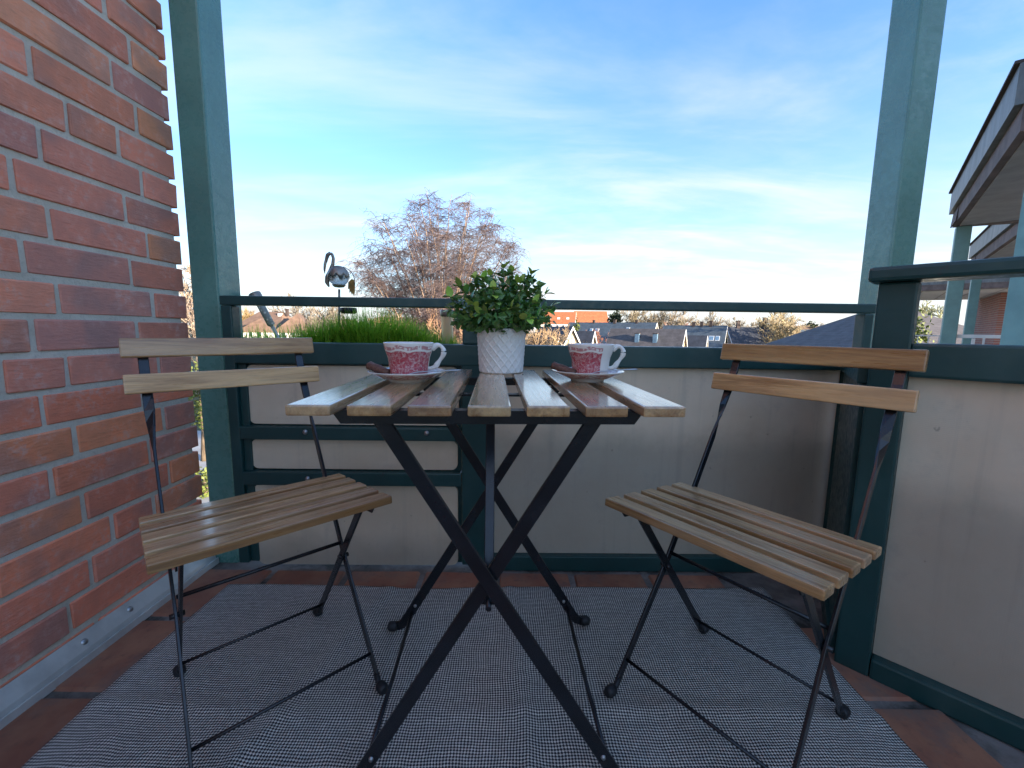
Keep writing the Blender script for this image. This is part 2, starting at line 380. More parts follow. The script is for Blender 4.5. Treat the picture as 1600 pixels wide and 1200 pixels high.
# ------------------------------------------------------------------ mesh helpers
class MB:
    def __init__(s): s.v = []; s.f = []; s.sm = []
    def quad_grid(s, rows, close_u=False, smooth=True):
        b = len(s.v); nu = len(rows[0])
        for r in rows: s.v += [tuple(p) for p in r]
        for i in range(len(rows) - 1):
            for j in range(nu if close_u else nu - 1):
                k = (j + 1) % nu
                s.f.append((b + i * nu + j, b + i * nu + k, b + (i + 1) * nu + k, b + (i + 1) * nu + j)); s.sm.append(smooth)
        return b, nu
    def ngon(s, idx, smooth=False): s.f.append(tuple(idx)); s.sm.append(smooth)
    def box(s, c, d, rot=None):
        b = len(s.v); hx, hy, hz = d[0] / 2, d[1] / 2, d[2] / 2
        for x in (-hx, hx):
            for y in (-hy, hy):
                for z in (-hz, hz):
                    p = Vector((x, y, z))
                    if rot is not None: p = rot @ p
                    s.v.append(tuple(p + Vector(c)))
        for f in ((0, 1, 3, 2), (4, 6, 7, 5), (0, 4, 5, 1), (2, 3, 7, 6), (0, 2, 6, 4), (1, 5, 7, 3)):
            s.f.append(tuple(b + i for i in f)); s.sm.append(False)
    def prism(s, poly, z0, z1):
        """poly: list of (x,y) counter-clockwise, extruded in z"""
        b = len(s.v); n = len(poly)
        s.v += [(x, y, z0) for x, y in poly] + [(x, y, z1) for x, y in poly]
        s.ngon([b + i for i in reversed(range(n))]); s.ngon([b + n + i for i in range(n)])
        for i in range(n): s.ngon((b + i, b + (i + 1) % n, b + n + (i + 1) % n, b + n + i))
    def poly_extrude(s, pts, d):
        """pts: planar 3D loop, extruded along vector d"""
        b = len(s.v); n = len(pts); d = Vector(d)
        s.v += [tuple(p) for p in pts] + [tuple(Vector(p) + d) for p in pts]
        s.ngon([b + i for i in reversed(range(n))]); s.ngon([b + n + i for i in range(n)])
        for i in range(n): s.ngon((b + i, b + (i + 1) % n, b + n + (i + 1) % n, b + n + i))
    def tube(s, pts, r, n=8, cap=True, smooth=True):
        pts = [Vector(p) for p in pts]
        if not isinstance(r, (list, tuple)): r = [r] * len(pts)
        rows = []; up = None
        for i, p in enumerate(pts):
            d = (pts[min(i + 1, len(pts) - 1)] - pts[max(i - 1, 0)]).normalized()
            if up is None: up = Vector((0, 0, 1)) if abs(d.z) < .9 else Vector((1, 0, 0))
            a = d.cross(up).normalized(); bb = d.cross(a).normalized(); up = -bb if False else up
            rows.append([p + (a * math.cos(2 * math.pi * k / n) + bb * math.sin(2 * math.pi * k / n)) * r[i] for k in range(n)])
        b, nu = s.quad_grid(rows, True, smooth)
        if cap:
            s.ngon([b + k for k in range(n)][::-1]); e = b + (len(pts) - 1) * n; s.ngon([e + k for k in range(n)])
    def bar(s, pts, wd, w, th):
        """flat bar swept along pts; wd = width direction per point (list or one vector)"""
        pts = [Vector(p) for p in pts]
        if not isinstance(wd, list): wd = [wd] * len(pts)
        rows = []
        for i, p in enumerate(pts):
            d = (pts[min(i + 1, len(pts) - 1)] - pts[max(i - 1, 0)]).normalized()
            a = Vector(wd[i]); a = (a - d * a.dot(d)).normalized(); bb = d.cross(a).normalized()
            e = min(w, th) * .18
            rows.append([p + a * x + bb * y for x, y in ((-w / 2 + e, -th / 2), (w / 2 - e, -th / 2), (w / 2, -th / 2 + e), (w / 2, th / 2 - e), (w / 2 - e, th / 2), (-w / 2 + e, th / 2), (-w / 2, th / 2 - e), (-w / 2, -th / 2 + e))])
        b, n = s.quad_grid(rows, True, False)
        s.ngon([b + k for k in range(8)][::-1]); e = b + (len(pts) - 1) * 8; s.ngon([e + k for k in range(8)])
    def lathe(s, prof, n=48, c=(0, 0, 0), cap0=False, cap1=False):
        rows = [[(c[0] + r * math.cos(2 * math.pi * k / n), c[1] + r * math.sin(2 * math.pi * k / n), c[2] + z) for k in range(n)] for r, z in prof]
        b, nu = s.quad_grid(rows, True, True)
        if cap0: s.ngon([b + k for k in range(n)][::-1])
        if cap1: e = b + (len(prof) - 1) * n; s.ngon([e + k for k in range(n)])
    def mesh(s, name, mat=None, recalc=True):
        me = bpy.data.meshes.new(name); me.from_pydata([tuple(p) for p in s.v], [], s.f)
        me.polygons.foreach_set('use_smooth', s.sm)
        if recalc:
            bm = bmesh.new(); bm.from_mesh(me); bmesh.ops.recalc_face_normals(bm, faces=bm.faces); bm.to_mesh(me); bm.free()
        if mat: me.materials.append(MATS[mat])
        return me
    def build(s, name, mat, parent=None, loc=(0, 0, 0), rot=None, recalc=True):
        return link(name, s.mesh(name, mat, recalc), parent, loc, rot)
def link(name, me, parent=None, loc=(0, 0, 0), rot=None):
    o = bpy.data.objects.new(name, me); COL.objects.link(o); o.location = loc
    if rot is not None: o.rotation_euler = rot
    if parent: o.parent = parent
    return o
def bevel_mesh(me, w, seg=2, smooth=False):
    bm = bmesh.new(); bm.from_mesh(me)
    bmesh.ops.bevel(bm, geom=list(bm.edges), offset=w, segments=seg, profile=.6, affect='EDGES')
    if smooth:
        for f in bm.faces: f.smooth = True
    bm.to_mesh(me); bm.free(); return me
def bbox(name, mat, c, d, parent=None, w=.003, seg=2, loc=None, rot=None):
    """bevelled box part; geometry about its own centre"""
    m = MB(); m.box((0, 0, 0), d); me = m.mesh(name, mat); bevel_mesh(me, w, seg)
    return link(name, me, parent, c if loc is None else loc, rot)
def empty(name, loc=(0, 0, 0), rz=0.):
    o = bpy.data.objects.new(name, None); COL.objects.link(o); o.location = loc; o.rotation_euler = (0, 0, rz)
    o.empty_display_size = .05; return o
def tag(o, label=None, cat=None, group=None, kind=None):
    if label: o['label'] = label
    if cat: o['category'] = cat
    if group: o['group'] = group
    if kind: o['kind'] = kind
    return o
def copy_tree(o, parent=None):
    c = o.copy(); COL.objects.link(c)
    if parent: c.parent = parent
    for ch in o.children: copy_tree(ch, c)
    return c

# ================================================================== LARGE STRUCTURE
GZ = -9.0
m = MB(); NG = 64
ring = [[(r * math.cos(2 * math.pi * k / NG), r * math.sin(2 * math.pi * k / NG), 0) for k in range(NG)] for r in (1, 12, 30, 60, 120, 300, 900, 2500)]
b, nu = m.quad_grid(ring, True, True); m.ngon([b + k for k in range(NG)][::-1])
g = m.build('ground', 'ground_grass', loc=(0, 0, GZ)); tag(g, kind='structure')
m = MB(); m.prism([(-34, 4), (-9, 6), (-9, 34), (-34, 40)], 0, .02)
tag(m.build('pavement', 'paving', loc=(0, 0, GZ)), kind='structure')
m = MB(); m.prism([(-120, 44), (140, 40), (140, 46), (-120, 50)], 0, .02)
tag(m.build('road', 'asphalt', loc=(0, 0, GZ)), kind='structure')

# added unseen walls: low one behind bounces warm light, right one blocks the sun
m = MB(); m.box((1.8, -2.75, -4.2), (6.2, .4, 10.0)); tag(m.build('bounce_wall', 'bounce_plaster'), kind='structure')  # added behind the camera, kept low so open sky brightens the balcony
m = MB(); m.box((4.85, -2.3, -3.0), (.25, 7.4, 12.4)); tag(m.build('sun_blocker_wall', 'bounce_plaster'), kind='structure')  # added out of view to keep direct sun off the balcony

# floor bed and terracotta tiles
floor_poly = [(-1.10, -2.54), (3.6, -2.54), (1.15, 1.42), (-1.10, 1.42)]
m = MB(); m.prism(floor_poly, -.22, -.004); fl = m.build('floor', 'floor_grout'); tag(fl, kind='structure')
tile_me = []
for k in range(4):
    mm = MB(); mm.box((0, 0, 0), (.228, .228, .014)); me = mm.mesh('tile', 'terracotta'); bevel_mesh(me, .006, 1)
    for v_ in me.vertices: v_.co += Vector((random.uniform(-.002, .002), random.uniform(-.002, .002), random.uniform(-.0008, .0008)))
    tile_me.append(me)
for i in range(-4, 10):
    for j in range(-7, 6):
        x = -.165 + i * .2465 - .0; y = 1.200 + (j - 0) * .2465
        if y > 1.30: continue
        xr = .60 + (1.30 - y) * .72
        if x < -.99 or x > xr: continue
        tl = link('tile', tile_me[(i * 5 + j * 3) % 4], fl, (x, y, -.0045), (random.uniform(-.004, .004), random.uniform(-.004, .004), random.choice((0, 1, 2, 3)) * math.pi / 2 + random.uniform(-.008, .008)))

# ------------------------------------------------------------------ brick wall (left)
BX, BY, BA = -1.0313, 1.3504, .01945
bw = empty('brick_wall', (BX, BY, 0), 0)
bw.rotation_euler = (0, 0, -BA)         # local -Y runs along the wall towards the viewer, local +X is its face normal
tag(bw, 'red brick wall with grey mortar joints along the left side of the balcony', 'wall')
WL = 2.35
m = MB(); m.box((-.115 + .0055, -WL / 2 - .010, 1.13), (.21, WL - .024, 2.56)); m.build('mortar', 'mortar', bw)
BH, CS, Z10 = .0688, .0833, .8276
def brick_mesh(L, seed):
    rs = random.Random(seed)
    mm = MB(); mm.box((0, 0, 0), (.11, L, BH)); me = mm.mesh('brick', 'brick')
    bm = bmesh.new(); bm.from_mesh(me)
    bmesh.ops.bevel(bm, geom=list(bm.edges), offset=.0028, segments=1, affect='EDGES')
    for v_ in bm.verts: v_.co += Vector((rs.uniform(-.0012, .0012), rs.uniform(-.0011, .0011), rs.uniform(-.0011, .0011)))
    bm.to_mesh(me); bm.free(); return me
BM = {L: [brick_mesh(L - .0015, 31 * k + int(L * 1000)) for k in range(4)] for L in (.24, .115, .175)}
special = {5: [.175, .115], 3: [.175, .24, .115], 17: [.175, .115], 12: [.115, .24, .115], -1: [.175, .115]}
palette = [(.62, .225, .142), (.65, .245, .150), (.60, .225, .152), (.56, .235, .172), (.63, .235, .138), (.66, .275, .155), (.51, .220, .170)]
orange = (.66, .27, .135)
nb = 0
for r in range(-8, 21):
    z = Z10 - (r - 10) * CS + BH / 2
    y = 0.; seq = list(special.get(r, [.115] if r % 2 == 0 else [.175])); k = 0
    while y < WL - .02:
        L = seq[k] if k < len(seq) else .24
        if L > WL - y: break
        yj = -(y + L / 2) + random.uniform(-.0015, .0015)
        o = link('brick', random.choice(BM[L]), bw, (-.055 + random.uniform(-.0022, .0022), yj, z + random.uniform(-.0012, .0012)),
                 (random.uniform(-.004, .004), random.uniform(-.006, .006), random.uniform(-.005, .005) + (math.pi if False else 0)))
        col = random.choice(palette)
        if (r, k) in ((4, 0), (8, 0), (5, 3), (5, 2), (2, 0)): col = orange if (r, k) != (5, 2) else col
        if r > 12: col = tuple(c * q_ for c, q_ in zip(col, (1.08, .92, .80)))
        f = random.uniform(.88, 1.12); o.color = (col[0] * f, col[1] * f, col[2] * f, 1)
        y += L + .0112; k += 1; nb += 1

# aluminium strip at the foot of the brick wall
ms = empty('metal_strip', (BX, BY, 0)); ms.rotation_euler = (0, 0, -BA)
tag(ms, 'pale metal edging strip screwed to the floor along the foot of the brick wall', 'metal strip')
prof = [(.000, .060), (.003, .062), (.022, .028), (.025, .015), (.028, .019), (.033, .019), (.035, .000), (.0, .0)]
m = MB(); m.poly_extrude([(x, .005, z) for x, z in prof], (0, -WL + .1, 0)); m.build('profile', 'galvanised', ms)
for s_ in (.30, .42, .62, .92, 1.22):
    mm = MB(); mm.lathe([(.0, .003), (.005, .0028), (.0075, .0)], 12); mm.build('screw', 'dull_steel', ms, (.0135, -s_, .0435), (0, R(60), 0))

# ------------------------------------------------------------------ green posts
def post(name, x0, x1, y0, y1, z0, z1, mat, label, group=None):
    o = bbox(name, mat, (0, 0, 0), (x1 - x0, y1 - y0, z1 - z0), None, .006, 2, loc=((x0 + x1) / 2, (y0 + y1) / 2, (z0 + z1) / 2))
    tag(o, label, 'post', group); return o
GP = 'green balcony posts'
post('balcony_post', -1.022, -.936, 1.362, 1.475, -.6, 2.42, 'post_paint', 'green metal balcony post beside the brick wall', GP)
post('balcony_post', 1.190, 1.268, 1.372, 1.482, -.6, 2.42, 'post_paint', 'green metal balcony post with chipped paint right of the view', GP)
post('balcony_post', 2.665, 2.845, 2.190, 2.320, -.6, 2.42, 'pale_green_paint', 'pale green post at the right edge behind the side railing', GP)

# ------------------------------------------------------------------ railing straight ahead
RY = 1.33
br = empty('balcony_railing', (0, RY, 0)); br.rotation_euler = (0, 0, .0106)
tag(br, 'dark green railing with beige panels below straight behind the table', 'railing')
def bar_box(parent, name, x0, x1, y0, y1, z0, z1, mat='green_paint', w=.004):
    return bbox(name, mat, ((x0 + x1) / 2, (y0 + y1) / 2, (z0 + z1) / 2), (x1 - x0, y1 - y0, z1 - z0), parent, w)
bar_box(br, 'top_rail', -.906, 1.150, -.002, .040, .870, .899)
bar_box(br, 'stile', -.905, -.872, .0, .042, .02, .869)            # left stile
bar_box(br, 'stile', -.160, -.070, -.004, .044, .02, .755)         # middle stile
bar_box(br, 'stile', -.158, -.074, .004, .036, .7575, .868)        # upper middle stile
bar_box(br, 'stile', 1.062, 1.118, -.002, .042, .02, .688)         # right stile
bar_box(br, 'stile', 1.108, 1.136, .0, .040, .759, .868)
bar_box(br, 'mid_rail', -.870, 1.150, -.006, .046, .690, .757)
bar_box(br, 'base_rail', -.068, 1.060, -.004, .044, .0, .052)
bar_box(br, 'cross_rail', -.870, -.162, -.006, .040, .445, .488)
bar_box(br, 'cross_rail', -.870, -.162, -.006, .040, .293, .338)
for z in (.472, .317):
    for x in (-.660, -.272):
        mm = MB(); mm.lathe([(.0, .006), (.004, .0055), (.0075, .003), (.0085, .0)], 16); mm.build('bolt', 'dull_steel', br, (x, -.0065, z), (R(90), 0, 0))
def round_panel(parent, x0, x1, z0, z1, yb, yf, r, mat='beige_panel', name='panel'):
    pts = []
    for cx, cz, a0 in ((x1 - r, z1 - r, 0), (x0 + r, z1 - r, 90), (x0 + r, z0 + r, 180), (x1 - r, z0 + r, 270)):
        for k in range(6):
            a = R(a0 + 18 * k); pts.append((cx + r * math.cos(a), yf, cz + r * math.sin(a)))
    mm = MB(); mm.poly_extrude(pts, (0, yb - yf, 0)); return mm.build(name, mat, parent)
bar_box(br, 'backing_sheet', -.868, -.164, .030, .038, .010, .686, w=.001)
round_panel(br, -.850, -.172, .492, .684, .029, .018, .022)
round_panel(br, -.850, -.176, .342, .441, .029, .018, .022)
round_panel(br, -.850, -.176, .006, .289, .029, .018, .022)
bar_box(br, 'stile', -.872, -.846, .012, .032, .02, .688)
bar_box(br, 'panel', -.068, 1.062, .016, .028, .054, .688, 'beige_panel', .001)
# short return frame from the railing's end to the side railing
rt = empty('return_frame', (0, 0, 0))
tag(rt, 'narrow dark green return frame between the rear railing and the side railing', 'railing')
p0, p1 = Vector((.822, .975, 0)), Vector((1.055, 1.325, 0)); dd = (p1 - p0); Lr = dd.length; ar = math.atan2(dd.y, dd.x)
for nm, z0, z1, mt, th in (('mid_rail', .69, .757, 'green_paint', .03), ('panel', .06, .689, 'green_paint', .012), ('base_rail', .0, .058, 'green_paint', .03)):
    c_ = (p0 + p1) / 2
    bbox(nm, mt, (c_.x, c_.y, (z0 + z1) / 2), (Lr, th, z1 - z0), rt, .003, 2, rot=(0, 0, ar))

# ------------------------------------------------------------------ side railing (right, at 45 degrees)
QX, QY, QA = .8301, .9182, .745
sr = empty('side_railing', (QX, QY, 0)); sr.rotation_euler = (0, 0, QA - math.pi / 2)   # local +X runs towards the viewer
tag(sr, 'dark green side railing with one large beige panel at the right', 'railing')
SL = 1.75
bar_box(sr, 'cap_rail', -.056, SL, -.030, .060, .917, .948, w=.008)
bar_box(sr, 'post', -.040, .026, .0, .060, .0, .9165, w=.005)
bar_box(sr, 'mid_rail', .0265, SL, .0, .050, .714, .7865, w=.006)
bar_box(sr, 'base_rail', .0265, SL, .0, .050, -.002, .050, w=.006)
bar_box(sr, 'panel', .0265, SL, .026, .036, .0505, .7135, 'beige_panel', .001)
m = MB(); m.poly_extrude([(.0265, .006, .7865), (.0265, .046, .7865), (.0265, .046, .80), (.0265, .006, .80)], (.012, 0, 0))
for o in sr.children:
    if o.name.startswith('panel'): pass

# ================================================================== NEIGHBOURING BALCONIES (right)
def slab(mb, P, z0, z1): mb.prism(P, z0, z1)
def zat(px, py, z): return at(px, py, (z - EYE) / (at(px, py, 1).z - EYE))
def neighbour(pa, label, wallmat='far_brick', near=3.9, pb=None):
    """stepped balcony wing; local +X runs back towards us along the eave, +Y is away to the right"""
    corner = zat(*pa, 2.86)
    if pb: e_ = zat(*pb, 2.86); neighbour.ang = math.atan2(e_.y - corner.y, e_.x - corner.x)
    nbz = empty('neighbour_balcony', (corner.x, corner.y, 0)); nbz.rotation_euler = (0, 0, neighbour.ang)
    tag(nbz, label, 'building', 'balcony wings of the same building')
    L = near; W = 4.5; ch = .35
    def out(o): return [(-o + ch * 0, -o), (L, -o), (L, W), (-o - 1.2, W), (-o - 1.2 * .25, W * .25)]
    m = MB(); m.prism(out(.0), 2.56, 2.86); m.build('zinc_fascia', 'zinc', nbz)
    m = MB(); m.prism(out(.03), 2.862, 2.885); m.build('roof_edge', 'stack_dark', nbz)
    m = MB(); m.prism(out(-.05), 2.36, 2.558); m.build('fascia_board', 'brown_board', nbz)
    for k in range(9):     # slates by the corner
        mm = MB(); mm.box((0, 0, 0), (.052, .012, .20)); mm.build('slate', 'brown_slate', nbz, (.09 + .058 * k, .042, 2.455 + .004 * (k % 2)), (R(-4), 0, R(2)))
    for k in range(5):     # soffit boards
        mm = MB(); mm.box((0, 0, 0), (L - .35, .62, .012)); mm.build('soffit_board', 'soffit', nbz, (L / 2 + .05, .42 + .66 * k, 2.352))
    for (x, y, s_) in ((.12, .16, .16), (.10, 1.35, .14)):
        bbox('post', 'pale_green_paint', (x, y, .95), (s_, s_, 2.79), nbz, .006, 1)
    m = MB(); m.box((1.6, 2.3, .6), (4.4, .24, 3.48)); m.build('wall', wallmat, nbz)
    bbox('rail', 'white_trim', (.10, .76, .80), (.06, 1.04, .05), nbz, .004, 1)
    for y in (.42, .76, 1.08): bbox('baluster', 'white_trim', (.10, y, .46), (.035, .035, .62), nbz, .003, 1)
    bbox('parapet', 'white_render', (.11, .76, -.12), (.10, 1.04, .50), nbz, .004, 1)
    m = MB(); m.prism([(-.05, 0), (L, 0), (L, W), (-.05, W)], -.55, -.38); m.build('floor_slab', 'white_render', nbz)
    return nbz
n1 = neighbour((1487, 302), 'nearest neighbouring balcony wing with brown boarded eave and zinc fascia', pb=(1600, 88))
# pale cable loop on its brick wall
m = MB(); cpt = [(.21 * math.cos(a) * .8, 0, .26 * math.sin(a)) for a in np.linspace(-1.9, 1.9, 22)]
m.tube(cpt, .012, 6); m.build('cable_loop', 'white_trim', n1, (.55, 2.16, .86))
n2 = neighbour((1516, 384), 'second neighbouring balcony wing further back, pale zinc roof edge', near=4.5)
n3 = neighbour((1424, 452), 'farthest neighbouring balcony wing seen through the side railing', near=5.5)

# ================================================================== TREES AND SHRUBS
def seg_mesh(name, segs, mat, sides=3):
    """segs: array (n,8): p0 xyz, p1 xyz, r0, r1"""
    S = np.asarray(segs, float); n = len(S)
    p0, p1 = S[:, 0:3], S[:, 3:6]; d = p1 - p0; d /= (np.linalg.norm(d, axis=1, keepdims=True) + 1e-9)
    ref = np.where(np.abs(d[:, 2:3]) < .9, np.array([[0, 0, 1.]]), np.array([[1., 0, 0]]))
    a = np.cross(d, ref); a /= np.linalg.norm(a, axis=1, keepdims=True); b = np.cross(d, a)
    V = np.empty((n, 2 * sides, 3))
    for k in range(sides):
        t_ = 2 * math.pi * k / sides; off = a * math.cos(t_) + b * math.sin(t_)
        V[:, k] = p0 + off * S[:, 6:7]; V[:, sides + k] = p1 + off * S[:, 7:8]
    base = (np.arange(n) * 2 * sides)[:, None]
    Fq = []
    for k in range(sides):
        k2 = (k + 1) % sides; Fq.append(base + np.array([[k, k2, sides + k2, sides + k]]))
    Fq = np.stack(Fq, 1).reshape(-1, 4)
    me = bpy.data.meshes.new(name); me.vertices.add(n * 2 * sides); me.vertices.foreach_set('co', V.reshape(-1))
    nf = len(Fq); me.loops.add(nf * 4); me.polygons.add(nf)
    me.loops.foreach_set('vertex_index', Fq.reshape(-1).astype(np.int32))
    me.polygons.foreach_set('loop_start', (np.arange(nf) * 4).astype(np.int32)); me.polygons.foreach_set('loop_total', np.full(nf, 4, np.int32))
    me.update(calc_edges=True); me.materials.append(MATS[mat]); return me

def grow(seed, H, spread, trunk_r, stems=1, lean=.15, levels=4, nchild=(7, 6, 6, 5), droop=.0, rmin=.006, up=.5, first=.25, lens=(.5, .45, .45, .4), wiggle=.18, top=.0):
    rs = np.random.default_rng(seed); trunk = []; twigs = []
    def branch(p, d, L, r, lev):
        n = max(3, 6 - lev); pts = [p]; rad = []
        dirs = []
        for i in range(n):
            d = d + rs.normal(0, wiggle, 3) * (.6 if lev == 0 else 1.0)
            d[2] += (up * .25 if lev in (1, 2) else 0) - (droop * (i / n) * (1.6 if lev >= 2 else .3))
            d /= np.linalg.norm(d); q = pts[-1] + d * (L / n); pts.append(q); dirs.append(d.copy())
        for i in range(n):
            r0 = max(rmin, r * (1 - .8 * i / n)); r1 = max(rmin * .8, r * (1 - .8 * (i + 1) / n))
            (trunk if lev <= 1 else twigs).append((*pts[i], *pts[i + 1], r0, r1))
        if lev + 1 >= levels: return
        nc = nchild[lev]
        for c in range(nc):
            tpos = first + (1 - first) * (c + rs.uniform(.1, .9)) / nc if lev == 0 else rs.uniform(.2, 1.0)
            k = min(n - 1, int(tpos * n)); fr = tpos * n - k
            bp = pts[k] * (1 - fr) + pts[k + 1] * fr; bd = dirs[k]
            ang = rs.uniform(.45, .95) if lev > 0 else rs.uniform(.5, 1.05)
            ax = np.cross(bd, rs.normal(0, 1, 3)); ax /= np.linalg.norm(ax) + 1e-9
            nd = bd * math.cos(ang) + np.cross(ax, bd) * math.sin(ang)
            if lev == 0: nd[2] = max(nd[2], .15)
            LL = L * lens[lev] * rs.uniform(.65, 1.15)
            if lev == 0: LL = spread * (1 - .55 * ((tpos - first) / (1 - first + 1e-6))) * rs.uniform(.75, 1.15)
            rr = max(rmin, r * (1 - .75 * tpos) * .5)
            branch(bp, nd, LL, rr, lev + 1)
    for s_ in range(stems):
        a = 2 * math.pi * s_ / max(1, stems) + rs.uniform(0, 1); l = lean * (rs.uniform(.5, 1.2) if stems > 1 else rs.uniform(0, .5))
        d = np.array([math.cos(a) * l, math.sin(a) * l, 1.]); d /= np.linalg.norm(d)
        branch(np.array([math.cos(a) * .15 * (stems > 1), math.sin(a) * .15 * (stems > 1), 0.]), d, H * rs.uniform(.86, 1.0), trunk_r, 0)
    return trunk, twigs
def make_tree(name, gr, loc, label, cat, tcol, bcol, group=None):
    e = empty(name, loc); tag(e, label, cat, group)
    t1 = link('trunk', seg_mesh('trunk', gr[0], 'bark', 6), e); t1.color = (*bcol, 1)
    c1 = link('crown', seg_mesh('crown', gr[1], 'twig', 3), e); c1.color = (*tcol, 1)
    return e

# big birch behind the railing, drooping fine twigs
P = at(692, 520, 26.0)
def birch(seed):
    rs = np.random.default_rng(seed); trunk = []; twigs = []
    def path(p, q, n, bow, wig, r0, r1, out, droop=0.):
        pts = []
        L = np.linalg.norm(q - p); side = rs.normal(0, 1, 3); side[2] *= .3
        for i in range(n + 1):
            t_ = i / n; x = p * (1 - t_) + q * t_ + bow * 4 * t_ * (1 - t_) * .25 * L + side * wig * L * math.sin(math.pi * t_ * 1.5) ; x[2] -= droop * L * t_ ** 2
            if 0 < i < n: x = x + rs.normal(0, wig * L * .25, 3)
            pts.append(x)
        for i in range(n):
            a = r0 + (r1 - r0) * i / n; b = r0 + (r1 - r0) * (i + 1) / n; out.append((*pts[i], *pts[i + 1], a, b))
        return pts
    base = np.zeros(3); fork = np.array([0, 0, 2.2]); path(base, fork, 3, np.zeros(3), .01, .30, .24, trunk)
    for k in range(46):
        th = math.acos(1 - .96 * (k + .5) / 46); az = k * 2.39996 + rs.uniform(-.3, .3)
        rad = rs.uniform(.90, 1.0)
        end = np.array([5.3 * math.sin(th) * math.cos(az) * rad, 5.3 * math.sin(th) * math.sin(az) * rad, 11.6 + 6.6 * math.cos(th) * rad])
        start = np.array([0, 0, rs.uniform(1.6, 4.5)]) + np.array([math.cos(az), math.sin(az), 0]) * .2
        lead = path(start, end, 12, np.array([0, 0, .35]) - .10 * np.array([math.cos(az), math.sin(az), 0]), .012, .085, .012, trunk)
        for c in range(23):
            t_ = .20 + .80 * rs.uniform(0, 1) ** .62; i = min(11, int(t_ * 12)); p = lead[i] + (lead[i + 1] - lead[i]) * (t_ * 12 - i if i < 11 else .5)
            d = rs.normal(0, 1, 3); d[2] = abs(d[2]) * .35 + .25; d /= np.linalg.norm(d); L = rs.uniform(.7, 2.0) * (1.15 - .45 * t_)
            br = path(p, p + d * L, 5, np.zeros(3), .035, .017, .008, twigs, .15)
            for e_ in range(8):
                i2 = rs.integers(1, 6); q = br[min(5, i2)]; d2 = rs.normal(0, 1, 3); d2[2] *= .4; d2 /= np.linalg.norm(d2); L2 = rs.uniform(.35, 1.0)
                tw = path(q, q + d2 * L2, 4, np.zeros(3), .05, .009, .0065, twigs, .38)
                for f_ in range(3):
                    q2 = tw[rs.integers(1, 5)]; d3 = rs.normal(0, 1, 3); d3[2] = d3[2] * .4 - .35; d3 /= np.linalg.norm(d3)
                    path(q2, q2 + d3 * rs.uniform(.2, .5), 2, np.zeros(3), .04, .0070, .0055, twigs, .3)
    return trunk, twigs
gb = birch(11)
make_tree('birch_tree', gb, (P.x, P.y, GZ), 'tall bare birch with drooping reddish twigs behind the railing and flamingo light', 'tree', (.150, .108, .102), (.40, .28, .20))

# bare shrubs and hedgerow trees below it
shrub = grow(21, 10.2, 2.0, .07, stems=12, lean=.22, levels=4, nchild=(14, 7, 5, 3), droop=-.02, rmin=.013, up=1.0, first=.3, lens=(.5, .5, .5, .5))
shrub2 = grow(23, 9.6, 2.2, .07, stems=12, lean=.28, levels=4, nchild=(14, 7, 5, 3), droop=.02, rmin=.013, up=.8, first=.3, lens=(.5, .5, .5, .5))
sp = make_tree('bare_shrub', shrub, (0, 0, GZ), 's', 'shrub', (.46, .27, .15), (.44, .30, .2)); sp2 = make_tree('bare_shrub', shrub2, (0, 0, GZ), 's', 'shrub', (.46, .30, .17), (.42, .30, .2))
shrub_spots = [
    (622, 24.0, 1.00, 0, (.44, .25, .15), 'orange-brown bare shrub right behind the tall grass'),
    (668, 21.0, 1.06, 1, (.50, .29, .16), 'orange twiggy shrub under the middle of the birch'),
    (706, 23.0, 1.04, 0, (.52, .31, .18), 'straw coloured shrub behind the upright solar lamp'),
    (566, 30.0, 1.00, 1, (.36, .20, .14), 'thin reddish shrub below the flamingo light'),
    (776, 26.0, 1.02, 1, (.45, .30, .17), 'tan bare shrub hidden mostly by the potted plant'),
    (812, 27.0, 1.03, 0, (.48, .34, .19), 'tan reed-like shrub just right of the white pot'),
    (846, 30.0, 1.03, 1, (.46, .33, .19), 'straw coloured shrub left of the cream gabled house'),
    (938, 72.0, .98, 0, (.46, .20, .11), 'rust red bare shrub between the gabled houses above the right cup'),
    (498, 34.0, .98, 0, (.42, .30, .18), 'low pale bare shrub left of the grass mound'),
]
for i, (px, Y, s_, kind, colr, lab) in enumerate(shrub_spots):
    o = (sp, sp2)[kind] if i in (0, 1) else copy_tree((sp, sp2)[kind])
    q = at(px, 520, Y); o.location = (q.x, q.y, GZ); o.rotation_euler = (0, 0, 1.3 * i); o.scale = (s_, s_, s_)
    tag(o, lab, 'shrub', 'bare shrubs beyond the railing')
    for ch in o.children: ch.color = (*colr, 1)

